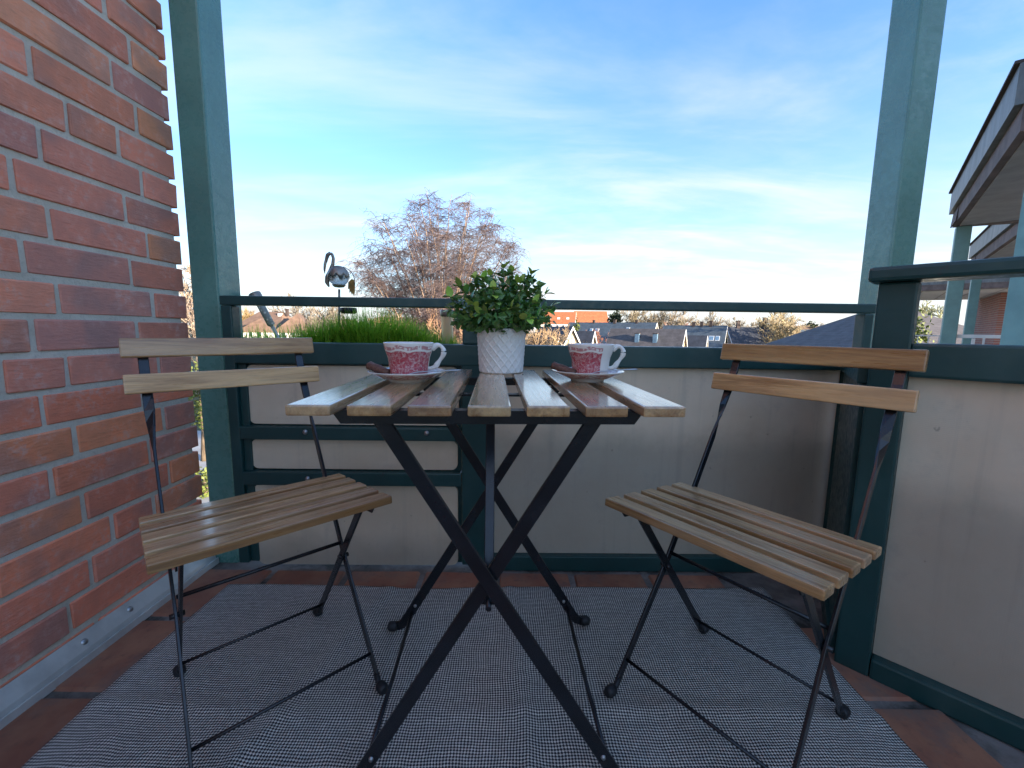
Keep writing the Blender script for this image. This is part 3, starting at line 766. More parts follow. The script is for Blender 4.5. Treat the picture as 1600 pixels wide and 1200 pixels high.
# distant bare trees
far_a = grow(31, 15.0, 7.5, .28, stems=2, lean=.2, levels=4, nchild=(16, 10, 7, 4), droop=0, rmin=.05, up=.8, first=.22, lens=(.5, .5, .5, .5))
far_b = grow(35, 14.0, 5.6, .25, stems=3, lean=.25, levels=4, nchild=(12, 9, 7, 4), droop=.02, rmin=.05, up=.7, first=.25, lens=(.5, .5, .5, .5))
fa = make_tree('bare_tree', far_a, (0, 0, GZ), 's', 'tree', (.30, .24, .16), (.30, .24, .18)); fb = make_tree('bare_tree', far_b, (0, 0, GZ), 's', 'tree', (.33, .26, .17), (.30, .24, .18))
tree_spots = [
    (1238, 78, .87, 0, (.46, .37, .21), 'round golden bare tree rising over the long blue-grey roof', (1, 1, 1.0)),
    (1000, 135, 1.12, 0, (.33, .27, .17), 'wide bare tree right of the orange building', None),
    (1022, 150, 1.10, 1, (.30, .24, .17), 'bare tree overlapping the wide tree right of the orange building', None),
    (1056, 110, .82, 1, (.42, .25, .18), 'small pinkish bare tree behind the middle roofs', None),
    (1072, 128, .98, 0, (.36, .29, .19), 'pale bare tree above the roof ridge left of the three chimneys', None),
    (1130, 170, .98, 0, (.33, .28, .19), 'low bare tree behind the yellow gable', None),
    (1165, 180, .98, 1, (.36, .30, .20), 'bare tree between the two tall chimneys', None),
    (1196, 160, .92, 0, (.38, .31, .20), 'bare tree behind the right tall chimney', None),
    (1310, 150, .95, 1, (.38, .30, .20), 'thin bare tree left of the right green post', None),
    (510, 95, 1.0, 0, (.30, .25, .18), 'grey bare tree behind the left end of the grass', None),
    (404, 150, 1.08, 1, (.36, .28, .18), 'bare tree behind the brown tiled house', None),
    (372, 120, 1.05, 1, (.46, .32, .13), 'yellowish bare tree at the left end of the brown tiled house', None),
    (296, 60, 1.15, 0, (.42, .33, .24), 'pale bare tree in the gap between brick wall and left post', None),
    (880, 230, 1.0, 1, (.30, .25, .17), 'bare tree in front of the orange building', None),
    (760, 190, 1.05, 0, (.32, .26, .18), 'bare tree hidden behind the potted plant', None),
    (560, 210, 1.0, 1, (.34, .26, .18), 'far bare tree behind the birch at the left', None),
    (1100, 240, 1.12, 1, (.34, .29, .20), 'far bare tree over the three chimneys', None),
    (1285, 230, .95, 0, (.32, .26, .19), 'far low bare tree right of the round golden tree', None),
    (1440, 60, .95, 1, (.30, .30, .15), 'bare tree seen through the side railing', None),
]
for i, (px, Y, s_, kind, colr, lab, sv) in enumerate(tree_spots):
    o = (fa, fb)[kind] if i in (0, 2) else copy_tree((fa, fb)[kind])
    q = at(px, 515, Y); o.location = (q.x, q.y, GZ); o.rotation_euler = (0, 0, 2.1 * i); o.scale = (s_, s_, s_)
    tag(o, lab, 'tree', 'bare winter trees beyond the roofs')
    for ch in o.children: ch.color = (*colr, 1)
# far wood on the horizon, one mass
segs = []
rs = np.random.default_rng(5)
for k in range(420):
    az = R(rs.uniform(-62, 62)); D = rs.uniform(330, 520); H = rs.uniform(9.5, 12.5)
    x0, y0 = D * math.sin(az), D * math.cos(az)
    for j in range(26):
        t_ = rs.uniform(.15, 1); a = rs.uniform(0, 6.28); l = rs.uniform(1.5, 4.5) * (1.1 - .6 * t_)
        segs.append((x0, y0, H * t_ * .8, x0 + math.cos(a) * l, y0 + math.sin(a) * l, H * t_ * .8 + l * .7, .16, .07))
    segs.append((x0, y0, 0, x0, y0, H * .9, .4, .1))
w_ = link('far_wood', seg_mesh('far_wood', segs, 'twig', 3), None, (0, 0, GZ)); w_.color = (.26, .21, .15, 1)
tag(w_, 'far bare wood along the horizon', 'wood', kind='stuff')

def leafy(name, c, rad, n, leaf, mat, label, group=None, trunk_h=None):
    e = empty(name, (c[0], c[1], GZ)); tag(e, label, 'tree' if 'tree' in name else 'shrub', group)
    zc_ = c[2] - GZ; rs = np.random.default_rng(int(abs(c[0]) * 97 + abs(c[1]) * 13)); m = MB()
    for k in range(n):
        v = rs.normal(0, 1, 3); v /= np.linalg.norm(v); rr = rs.uniform(.45, 1.0) * (1 + .18 * math.sin(5 * v[0] + 3 * v[1]) + .15 * math.sin(9 * v[2] + 4 * v[0]))
        p = np.array([0, 0, zc_]) + v * rr * np.array(rad); a = rs.normal(0, 1, 3); a /= np.linalg.norm(a); b = np.cross(a, rs.normal(0, 1, 3)); b /= np.linalg.norm(b)
        i0 = len(m.v); m.v += [tuple(p + a * leaf), tuple(p + b * leaf * .6), tuple(p - a * leaf), tuple(p - b * leaf * .6)]; m.ngon((i0, i0 + 1, i0 + 2, i0 + 3))
    m.build('crown', mat, e, recalc=False)
    m = MB(); m.tube([(0, 0, 0), (.1, .05, zc_ * .5), (0, 0, zc_ + rad[2] * .3)], [.25, .18, .06], 6); t_ = m.build('trunk', 'bark', e); t_.color = (.2, .15, .1, 1)
    return e
q = at(962, 500, 140); leafy('pine_tree', (q.x, q.y, q.z + .2), (2.2, 2.2, 2.6), 500, .45, 'evergreen', 'dark flat-topped pine just right of the orange building')
q = at(1267, 510, 120); leafy('evergreen_tree', (q.x, q.y, q.z - .8), (1.9, 1.9, 2.0), 500, .4, 'evergreen', 'dark rounded evergreen tree right of the round golden tree')
q = at(900, 518, 62); leafy('conifer_tree', (q.x, q.y, q.z - 1.2), (.8, .8, 3.0), 420, .22, 'shrub_green', 'narrow olive green tree beside the cream gabled house')
q = at(312, 622, 30); leafy('evergreen_shrub', (q.x, q.y, q.z), (1.6, 1.6, 2.6), 1200, .14, 'shrub_green', 'yellow-green leafy shrub seen through the gap beside the left post')
q = at(318, 750, 24); leafy('evergreen_shrub', (q.x, q.y, GZ + .6), (1.3, 1.3, .9), 700, .12, 'shrub_green', 'low green shrub at the foot of the gap beside the left post')
q = at(1425, 505, 26); leafy('evergreen_shrub', (q.x, q.y, q.z - .6), (.9, .9, 1.4), 500, .14, 'shrub_green', 'small green shrub seen through the left end of the side railing')

# ================================================================== HOUSES
def house(px, py, Y, yaw, L, W, drop, roofm, wallm, label, gabm=None, hip=0., stacks=(), windows=(), lights=(), eave_h=None, name='house', group='houses beyond the balcony', trim='white_trim'):
    """ridge end nearest the pixel (px,py) at distance Y; the house runs along local -X from there.  drop: ridge minus eave height."""
    q = at(px, py, Y); zr = q.z - GZ; ze = zr - drop
    e = empty(name, (q.x, q.y, GZ), yaw); tag(e, label, 'house', group)
    hw = W / 2; ov = .35
    m = MB(); b = len(m.v)
    if hip <= 0:
        m.poly_extrude([(0, -hw, 0), (0, hw, 0), (0, hw, ze), (0, 0, zr - .10), (0, -hw, ze)], (-L, 0, 0)); m.build('wall', wallm, e)
        if gabm:
            m = MB(); m.poly_extrude([(0.004, -hw + .05, ze - .1), (0.004, hw - .05, ze - .1), (0.004, 0, zr - .2)], (.05, 0, 0)); gp = m.build('gable', gabm, e)
            for k in range(-4, 5):
                yk = k * W / 10; zt = zr - .35 - abs(yk) / hw * drop
                if zt > ze + .1: mm = MB(); mm.box((.07, yk, (ze + zt) / 2 - .05), (.03, .06, zt - ze)); mm.build('batten', 'brown_wall', gp)
    else:
        m.box((-L / 2, 0, ze / 2), (L, W, ze)); m.build('wall', wallm, e)
    th = .16; sl = drop / hw; n_ = Vector((0, 0, 1))
    for s_ in (-1, 1):
        m = MB()
        if hip <= 0:
            pts = [(ov, 0, zr), (-L - ov, 0, zr), (-L - ov, s_ * (hw + ov), ze - ov * sl), (ov, s_ * (hw + ov), ze - ov * sl)]
        else:
            pts = [(-hip, 0, zr), (-L + hip, 0, zr), (-L - ov, s_ * (hw + ov), ze - ov * sl), (ov, s_ * (hw + ov), ze - ov * sl)]
        m.poly_extrude(pts, (0, 0, th)); m.build('roof', roofm, e)
        if hip <= 0:
            for xe in (ov + .02, -L - ov - .02):
                mm = MB(); mm.poly_extrude([(xe, 0, zr + th * .9), (xe, s_ * (hw + ov), ze - ov * sl + th * .9), (xe, s_ * (hw + ov), ze - ov * sl - .16), (xe, 0, zr - .16)], (.05, 0, 0)); mm.build('bargeboard', trim, e)
    if hip > 0:
        for x0, x1 in ((ov, -hip), (-L - ov, -L + hip)):
            m = MB(); m.poly_extrude([(x0, -hw - ov, ze - ov * sl), (x0, hw + ov, ze - ov * sl), (x1, 0, zr)], (0, 0, th)); m.build('roof', roofm, e)
    for (x, y, h, w, mt) in stacks:
        z0 = zr - abs(y) * sl - .5; mm = MB(); mm.box((x, y, z0 + (h + .5) / 2), (w, w, h + .5)); ck = mm.build('chimney', mt, e)
        mm = MB(); mm.box((x, y, z0 + h + .55), (w * 1.25, w * 1.25, .10)); mm.build('cap', 'stack_dark', ck)
    for (x, f, w, h, mt) in windows:      # roof windows on the -Y slope; f = fraction down the slope
        ang = math.atan(sl); y = -hw * f; z = zr - drop * f + th + .03
        mm = MB(); mm.box((0, 0, 0), (w, h, .10)); wd = mm.build('roof_window', 'white_trim', e, (x, y, z), (ang, 0, 0))
        mm = MB(); mm.box((0, 0, .055), (w * .78, h * .82, .03)); mm.build('pane', mt, wd)
    for (side, x, z, w, h) in lights:      # wall windows; side 'y' = -Y wall, 'x' = +X gable
        if side == 'y': lc, dm, dp = (x, -hw - .03, ze + z), (w, .08, h), (0, -.045, 0)
        else: lc, dm, dp = (.05, x, ze + z), (.08, w, h), (.045, 0, 0)
        mm = MB(); mm.box((0, 0, 0), dm); wd = mm.build('window', 'white_trim', e, lc)
        dm2 = tuple(d_ * .8 if d_ > .09 else .03 for d_ in dm); mm = MB(); mm.box(dp, dm2); mm.build('pane', 'dark_glass', wd)
    return e
Yw = R(-32)      # gables turned to the right and a little towards us
house(1067, 516, 56, Yw, 9.5, 6.6, 4.2, 'brown_slate_roof', 'brown_wall', 'dark roofed house with cream gable and two pale flues above the right cup', 'cream_board', stacks=((-3.2, -1.2, 1.0, .55, 'blue_glass'), (-5.6, -1.2, 1.0, .55, 'blue_glass')))
house(1101, 526, 60, Yw, 4.5, 4.6, 3.6, 'slate_roof', 'brown_wall', 'small dark roofed house with cream gable right of the twin flues', 'cream_board')
house(1133, 510, 78, Yw, 10.5, 8.0, 4.6, 'grey_blue_roof', 'yellow_render', 'blue-grey roofed house with bright yellow gable and three chimneys', None, stacks=((-2.4, 0, .9, .5, 'stack_dark'), (-4.0, 0, .8, .5, 'stack_dark'), (-5.4, 0, .7, .5, 'stack_dark')), windows=((-1.9, .52, .9, 1.1, 'blue_glass'), (-.9, .52, .7, 1.1, 'blue_glass'), (-3.0, .52, .7, 1.1, 'blue_glass')), lights=(('y', -1.5, -1.0, .9, 1.2), ('y', -3.0, -1.0, .9, 1.2)))
house(1024, 505, 92, Yw, 20.0, 8.5, 4.4, 'grey_blue_roof', 'brown_wall', 'long blue-grey terrace roof behind the twin-flue house', 'cream_board', stacks=((-4, 0, .6, .5, 'stack_dark'), (-9, 0, .7, .6, 'stack_dark'), (-14, 0, .6, .5, 'stack_dark')), windows=((-12.5, .42, .9, 1.0, 'blue_glass'), (-13.9, .42, .7, 1.0, 'blue_glass'), (-5.5, .35, .8, 1.0, 'blue_glass')))
house(893, 512, 50, R(-68), 8.0, 5.6, 5.0, 'slate_roof', 'brown_wall', 'narrow house with steep cream gable right of the white pot', 'cream_board')
house(925, 519, 54, Yw, 5.0, 5.2, 4.4, 'slate_roof', 'brown_wall', 'little slate roofed house with cream gable left of the rust red shrub', 'cream_board')
house(871, 530, 46, R(-66), 6.0, 4.6, 4.0, 'slate_roof', 'brown_wall', 'lowest cream gable just right of the tan shrubs', 'cream_board')
house(1215, 513, 82, R(-6), 9.0, 9.0, 4.4, 'slate_roof', 'brown_wall', 'long dark slate roof directly below the round golden tree', None, stacks=((-7.3, 0, 1.3, .55, 'stack_dark'), (-2.4, 0, 1.9, .6, 'stack_dark')))
house(1282, 516, 88, R(-4), 8.6, 9.0, 4.4, 'grey_blue_roof', 'white_render', 'blue-grey roof right of the round golden tree with white chimney', None, stacks=((-7.5, -1.2, 1.1, .6, 'white_render'),), windows=((-7.6, .50, .9, .8, 'blue_glass'),))
house(1355, 511, 118, R(-5), 22.0, 9.0, 3.6, 'brown_tile_roof', 'brown_wall', 'low far brown roof behind the dark hipped roof', None, stacks=((-10, 0, .6, .5, 'stack_dark'),))
# big dark hipped roof at the right
house(1492, 480, 40, R(4), 13.0, 13.0, 3.7, 'brown_slate_roof', 'white_render', 'big dark hipped roof with white gutter left of the right green post', None, hip=6.2)
q = at(1285, 538, 33.2)
# left: brown tiled house with wings
house(462, 489, 74, R(-8), 9.6, 8.0, 3.0, 'brown_tile_roof', 'white_render', 'brown tiled house with white upper walls behind the leaning solar lamp', None, hip=2.6, stacks=((-2.4, -.8, .5, .5, 'white_trim'), (-1.6, 0, .6, .4, 'stack_dark')), lights=(('y', -7.8, -.75, .7, .9), ('y', -6.7, -.75, .7, .9), ('y', -2.6, -.75, .7, .9)))
house(457, 490.5, 68, R(-80), 6.0, 5.0, 2.6, 'brown_tile_roof', 'white_render', 'front wing of the brown tiled house with white windows', None, hip=2.3, lights=(('x', -1.5, -.75, .8, .9), ('x', 0, -.75, .8, .9), ('x', 1.5, -.75, .8, .9)))
house(398, 499, 66, R(-82), 5.0, 4.6, 1.7, 'brown_tile_roof', 'white_render', 'small hipped wing at the left end of the brown tiled house', None, hip=1.8, lights=(('x', -.7, -.6, .6, .8), ('x', .6, -.6, .6, .8)))
house(556, 500, 130, R(-6), 20.0, 9.0, 3.6, 'brown_tile_roof', 'brown_wall', 'far reddish brown roofs behind the flamingo light and grass', None, stacks=((-4, 0, .8, .6, 'stack_dark'), (-12, 0, .8, .6, 'stack_dark')))
house(690, 498, 150, R(-4), 24.0, 10.0, 4.0, 'brown_tile_roof', 'brown_wall', 'far brown roof seen through the lower birch twigs', None)
# orange building
ob = house(947, 487, 205, R(-3), 15.0, 13.0, 5.0, 'orange_tile_roof', 'yellow_render', 'sunlit apartment block with orange tiled roof and yellow walls', None, name='apartment_building', group='apartment blocks on the horizon', lights=tuple(('y', -2.0 - 2.6 * k, -1.3, 1.1, 1.3) for k in range(5)))
house(899, 488, 190, R(-12), 15.0, 12.0, 5.0, 'orange_tile_roof', 'white_render', 'white walled apartment block with dull orange roof behind the plant', None, name='apartment_building', group='apartment blocks on the horizon', windows=((-3, .6, 1.2, 1.2, 'white_trim'), (-7, .6, 1.2, 1.2, 'white_trim'), (-11, .6, 1.2, 1.2, 'white_trim')), lights=tuple(('y', -2.0 - 2.6 * k, -1.3, 1.1, 1.3) for k in range(5)))

# ================================================================== RUG
rug_c = Vector((-.03, .74, 0))
NX, NY = 130, 120; X0, X1, Y0r, Y1 = -.862, .792, .22, 1.226
def rug_z(x, y):
    n = mnoise.noise(Vector((x * 2.2, y * 1.0, 3.1))); n2 = mnoise.noise(Vector((x * 7.5 + y * 1.5, y * 1.8, 9.4)))
    z = .004 + .0055 * max(0, n2 + .1) + .004 * max(0, n)
    z += .0055 * math.exp(-((y - .795 - .012 * math.sin(5 * x)) / .018) ** 2) * (.35 + .65 * abs(math.sin(2.3 * x + .6)))   # fold crease
    z += .006 * math.exp(-((x - .015 - .03 * math.sin(3 * y)) / .016) ** 2)
    z += .005 * math.exp(-((x + .45 - .25 * (y - .9)) / .02) ** 2)
    return z
rows = []
for j in range(NY + 1):
    v_ = j / NY; row = []
    for i in range(NX + 1):
        u_ = i / NX
        y = Y0r + (Y1 - Y0r) * v_; x = X0 + (X1 - X0) * u_
        xl = X0 + .012 * math.sin(6 * y) - .028 * v_; xr_ = X1 + .010 * math.sin(5 * y + 1) + .005 * v_
        x = xl + (xr_ - xl) * u_; y += (.006 * math.sin(7 * x) + .022 * (u_ - .5) + .012 * (abs(u_ - .5) * 2) ** 3) * v_
        row.append((x, y, rug_z(x, y)))
    rows.append(row)
m = MB(); m.quad_grid(rows)
rug = m.build('rug', 'woven_rug'); tag(rug, 'grey and black woven flat rug under the table and chairs', 'rug')
md = rug.modifiers.new('thick', 'SOLIDIFY'); md.thickness = .0035; md.offset = -1

# ================================================================== TABLE
TX, TY, TA, TP = -.0306, .5681, .0423, .08163
TW = 6 * TP + .735 * TP; TL = .54; TZ = .70
tb = empty('folding_table', (TX, TY, 0), TA)
tag(tb, 'small folding table with seven wooden slats on crossed black metal legs', 'table')
sw = .735 * TP
mm = MB(); mm.box((0, 0, 0), (TL, sw, .0155)); tslat = mm.mesh('slat', 'table_wood'); bevel_mesh(tslat, .003, 2)
tint = [(.72, .70, .68), (.80, .74, .66), (.54, .47, .43), (.72, .72, .68), (.84, .80, .74), (.62, .53, .45), (.74, .70, .64)]
for i in range(7):
    o = link('slat', tslat, tb, (-TW / 2 + sw / 2 + i * TP, TL / 2, TZ - .00775), (0, 0, math.pi / 2)); o.color = (*tint[i], 1)
zt = TZ - .0157
def side_rail(y, s):
    """angle-iron rail under the slats, ends cut at a slant"""
    m = MB(); x0, x1 = -.232, .232
    m.poly_extrude([(x0, y, zt), (x1, y, zt), (x1 - .014, y, zt - .020), (x0 + .014, y, zt - .020)], (0, .003 * s, 0))
    m.poly_extrude([(x0, y + .003 * s, zt), (x1, y + .003 * s, zt), (x1, y + .022 * s, zt), (x0, y + .022 * s, zt)], (0, 0, -.003))
    return m.build('frame_rail', 'black_metal', tb)
side_rail(.045, 1); side_rail(TL - .045, -1)
Xv, Yv, Zv = Vector((1, 0, 0)), Vector((0, 1, 0)), Vector((0, 0, 1))
def x_leg(y, x_top, x_bot, dy, zbot=.020):
    """one flat leg bar in the plane y, bent outwards at the foot, with a rubber cap"""
    s = 1 if x_bot > 0 else -1
    top = Vector((x_top, y + dy, zt - .004)); bot = Vector((x_bot, y + dy, zbot + .016)); d = (bot - top).normalized()
    side = Vector((-d.z, 0, d.x))
    m = MB(); m.bar([top, top.lerp(bot, .5), bot, bot + Vector((.010 * s, 0, -.011)), bot + Vector((.026 * s, 0, -.015))], side, .0235, .0075)
    lg = m.build('leg', 'black_metal', tb)
    m = MB(); fp = bot + Vector((.020 * s, 0, -.015)); m.tube([fp, fp + Xv * .006 * s, fp + Xv * .020 * s, fp + Xv * .025 * s], [.009, .0125, .0125, .008], 14); m.build('foot_cap', 'rubber', lg)
    m = MB(); m.lathe([(.0, .0035), (.0035, .003), (.0045, 0)], 10); m.build('rivet', 'dull_steel', lg, top.lerp(bot, .93) + Vector((0, -.0042, 0)), (R(90), 0, 0))
    return lg
YF, YB = .066, TL - .066
x_leg(YF, -.172, .225, -.0045); x_leg(YF, .172, -.225, .0045)
x_leg(YB, -.172, .225, .0045); x_leg(YB, .172, -.225, -.0045)
for s in (-1, 1):           # long floor rods joining front and rear feet
    m = MB(); m.tube([(.208 * s, YF, .062), (.207 * s, (YF + YB) / 2, .058), (.206 * s, YB, .062)], .0045, 10); m.build('foot_rod', 'black_metal', tb)
zx = (zt - .004 + .036) / 2 + .002
m = MB(); m.bar([(.0, YF + .016, zx - .01), (.0, YF + .020, zx + .03), (.0, YF + .165, zt - .01)], Xv, .0165, .006); m.build('support_bar', 'black_metal', tb)
m = MB(); m.tube([(0, YF - .012, zx), (0, YB + .012, zx)], .0045, 10); m.build('pivot_rod', 'black_metal', tb)
m = MB(); m.box((0, YF + .014, zx + .006), (.024, .008, .026)); m.build('hook', 'black_metal', tb)
m = MB(); m.box((0, YF + .165, zt - .004), (.30, .022, .004)); m.build('cross_brace', 'black_metal', tb)

# ================================================================== CHAIRS
def make_chair():
    ch = empty('folding_chair')
    mm = MB(); sd = .0415; mm.box((0, 0, 0), (.394, sd, .0165)); sl_ = mm.mesh('slat', 'slat_wood'); bevel_mesh(sl_, .003, 2)
    mm = MB(); mm.box((0, 0, 0), (.394, .0145, .0425)); bs_ = mm.mesh('back_slat', 'slat_wood'); bevel_mesh(bs_, .003, 2)
    slope = math.atan2(.024, .285); ct = [(.86, .80, .74), (.76, .70, .64), (.90, .84, .78), (.72, .64, .58), (.84, .75, .66)]
    for i in range(5):
        y = -.285 + sd / 2 + i * (.285 - sd) / 4; z = .453 - (.285 + y) * .084 - .00825
        o = link('slat', sl_, ch, (0, y, z), (-slope, 0, 0)); o.color = (*ct[i], 1)
    for (yb, zb, tl, c_) in ((.1645, .7545, .20, (.86, .76, .62)), (.129, .679, .19, (.93, .82, .66))):
        o = link('back_slat', bs_, ch, (0, yb - .006, zb), (-tl, 0, 0)); o.color = (*c_, 1)
    for s in (-1, 1):
        xb, xr, xf = .160 * s, .1635 * s, .1665 * s
        # long bar: front foot -> crossing -> seat rear -> twist -> backrest
        pts = [(xf, -.250, .032), (xb, -.105, .258), (xb, -.004, .420), (xb, .070, .545), (xb, .088, .578), (xb, .100, .600), (xb, .110, .622), (xb, .122, .655), (xb, .146, .705), (xb, .172, .772)]
        dn = Vector((0, .85, -.52))
        wds = []
        for k in range(len(pts)):
            tw = {0: 0, 1: 0, 2: 0, 3: 0, 4: .25, 5: .5, 6: .8}.get(k, 1.0) * math.pi / 2
            wds.append(dn * math.cos(tw) + Xv * math.sin(tw) * s)
        m = MB(); m.bar([Vector((p[0], p[1] + (.006 if i > 6 else 0), p[2])) for i, p in enumerate(pts)], wds, .0185, .0055)
        b_ = m.build('back_leg_bar', 'black_metal', ch)
        fp = Vector((xf, -.250, .030)); m = MB(); m.tube([fp + Vector((0, .003, .004)), fp + Vector((0, -.008, -.010)), fp + Vector((0, -.016, -.014))], [.0065, .0065, .006], 8)
        m.tube([fp + Vector((0, -.012, -.013)), fp + Vector((0, -.018, -.0135)), fp + Vector((0, -.032, -.0135)), fp + Vector((0, -.038, -.0135))], [.009, .0118, .0122, .008], 14); m.build('foot_cap', 'rubber', b_)
        # short bar: seat front -> crossing -> rear foot
        x2 = (.160 - .007) * s
        q0, q1 = Vector((x2, -.232, .428)), Vector((x2, .062, .036))
        m = MB(); m.bar([q0, Vector((x2, -.105, .2585)), q1], Vector((0, .8, .6)), .0185, .0055); c_ = m.build('front_leg_bar', 'black_metal', ch)
        m = MB(); m.tube([q1 + Vector((0, -.003, .004)), q1 + Vector((0, .008, -.013)), q1 + Vector((0, .016, -.0185))], [.0065, .0065, .006], 8)
        m.tube([q1 + Vector((0, .010, -.0185)), q1 + Vector((0, .015, -.0195)), q1 + Vector((0, .030, -.0195)), q1 + Vector((0, .036, -.0195))], [.009, .0118, .0122, .008], 14); m.build('foot_cap', 'rubber', c_)
        # rail under the seat slats
        zf, zr_ = .453 - .0175, .429 - .0170
        m = MB(); m.poly_extrude([(xr, -.274, zf), (xr, -.006, zr_), (xr, -.014, zr_ - .017), (xr, -.262, zf - .017)], (-.003 * s, 0, 0))
        m.poly_extrude([(xr - .003 * s, -.274, zf), (xr - .003 * s, -.006, zr_), (xr - .018 * s, -.006, zr_), (xr - .018 * s, -.274, zf)], (0, 0, -.0025)); m.build('seat_rail', 'black_metal', ch)
        m = MB(); m.tube([(xb + .010 * s, -.105, .2585), (xb - .014 * s, -.105, .2585)], .0052, 10); m.build('rivet', 'black_metal', ch)
    for (x_, y, z, r_) in ((.156, -.090, .286, .0042), (.163, -.226, .070, .0036), (.156, .052, .052, .0036)):
        m = MB(); m.tube([(-x_, y, z), (0, y, z), (x_, y, z)], r_, 10); m.build('cross_rod', 'black_metal', ch)
    return ch
c1 = make_chair(); c1.location = (-.5891, .9226, 0); c1.rotation_euler = (0, 0, .7604)
tag(c1, 'folding chair with wooden slats and black legs beside the brick wall', 'chair', 'folding slatted chairs')
c2 = copy_tree(c1); c2.location = (.5462, .8663, 0); c2.rotation_euler = (0, 0, -.9345)
tag(c2, 'folding chair with wooden slats and black legs in front of the side railing', 'chair', 'folding slatted chairs')

# ================================================================== TABLEWARE
def make_cup(loc, mat, label):
    e = empty('cup', loc); tag(e, label, 'cup', 'red and white coffee cups')
    outer = [(.0, .0), (.030, .0), (.0345, .0015), (.0365, .006), (.0375, .012), (.0385, .022), (.0393, .032), (.0412, .042), (.0448, .052), (.0472, .060), (.0483, .067), (.0487, .0690)]
    inner = [(.0480, .0696), (.0470, .0682), (.0455, .060), (.0425, .052), (.039, .042), (.037, .03), (.034, .012), (.0, .008)]
    m = MB(); m.lathe(outer + inner, 56); m.build('bowl', mat, e)
    pts = [(.0455, 0, .0560), (.0540, 0, .0645), (.0625, 0, .0635), (.0680, 0, .0560), (.0675, 0, .0465), (.0620, 0, .0375), (.0560, 0, .0290), (.0500, 0, .0215), (.0370, 0, .0185)]
    # smooth
    P = [Vector(p) for p in pts]; S = []
    for i in range(len(P) - 1):
        a, b, c, d = P[max(i - 1, 0)], P[i], P[i + 1], P[min(i + 2, len(P) - 1)]
        for k in range(4):
            t_ = k / 4; S.append(.5 * ((2 * b) + (c - a) * t_ + (2 * a - 5 * b + 4 * c - d) * t_ ** 2 + (-a + 3 * b - 3 * c + d) * t_ ** 3))
    S.append(P[-1]); m = MB(); m.tube(S, [.0046 + .0010 * math.sin(i * .55) for i in range(len(S))], 10); m.build('handle', 'china', e)
    m = MB(); m.lathe([(.0, 0), (.0435, 0)], 40); m.build('coffee', 'coffee', e, (0, 0, .054))
    return e
def make_saucer(loc, label):
    prof = [(.0, .003), (.028, .003), (.031, .0), (.034, .0), (.036, .004), (.050, .0085), (.064, .0150), (.0745, .0205), (.0752, .0218), (.0740, .0222), (.063, .0172), (.050, .0112), (.034, .0075), (.0, .0070)]
    m = MB(); m.lathe(prof, 64); o = m.build('saucer', 'saucer_china', None, loc); tag(o, label, 'saucer', 'china saucers'); return o
def make_spoon(loc, rz, label, tilt=.10):
    m = MB(); rows = []
    prof = [(-.050, .0, .0), (-.047, .006, -.0010), (-.040, .0105, -.0022), (-.030, .0118, -.0028), (-.018, .0085, -.0016), (-.010, .0040, .0), (.0, .0028, .0012), (.03, .0027, .0016), (.055, .0036, .0014), (.072, .0058, .0012), (.078, .0040, .0012), (.080, .0005, .0012)]
    for x, hw_, z in prof: rows.append([(x, -hw_, z + .0012), (x, -hw_ * .5, z), (x, 0, z - .0002), (x, hw_ * .5, z), (x, hw_, z + .0012)])
    m.quad_grid(rows); o = m.build('spoon', 'steel', None, loc, (0, -tilt, rz)); md = o.modifiers.new('thick', 'SOLIDIFY'); md.thickness = .0012
    tag(o, label, 'spoon', 'steel coffee spoons'); return o
def make_stick(loc, rz, label, L=.058, tilt=.2):
    m = MB(); n = 16; rows = []
    for i in range(13):
        x = -L / 2 + L * i / 12; rows.append([(x, (.0102 + .0006 * math.sin(3 * a + i * 1.7)) * math.cos(a), (.0082 + .0006 * math.sin(2 * a + i)) * math.sin(a)) for a in np.linspace(0, 2 * math.pi, n, endpoint=False)])
    b, nu = m.quad_grid(rows, True); m.ngon([b + k for k in range(n)][::-1]); e = b + 12 * n; m.ngon([e + k for k in range(n)])
    o = m.build('chocolate_stick', 'chocolate_wafer', None, loc, (0, tilt, rz)); tag(o, label, 'chocolate', 'chocolate sticks on the saucers'); return o
LS = Vector((-.2065, .826, .7002)); RS = Vector((.158, .880, .7002))
make_saucer(LS, 'china saucer carrying the left fully printed cup'); make_saucer(RS, 'china saucer carrying the right half printed cup')
make_cup(LS + Vector((.003, .004, .0072)), 'printed_china', 'white china cup printed all round in red, left of the pot')
make_cup(RS + Vector((.006, .004, .0072)), 'half_printed_china', 'half printed white china cup with plain white band by its handle, right of the pot')
make_spoon(LS + Vector((.030, -.030, .0200)), .20, 'steel spoon on the left saucer under the cup handle', .04)
make_spoon(RS + Vector((.018, -.034, .0205)), .10, 'steel spoon on the right saucer, handle over the rim', .06)
make_stick(LS + Vector((-.0530, -.006, .0235)), -.35, 'brown chocolate stick lying on the left saucer', .050, .30)
make_stick(RS + Vector((-.0500, -.006, .0235)), -.45, 'brown chocolate stick lying on the right saucer', .052, .30)

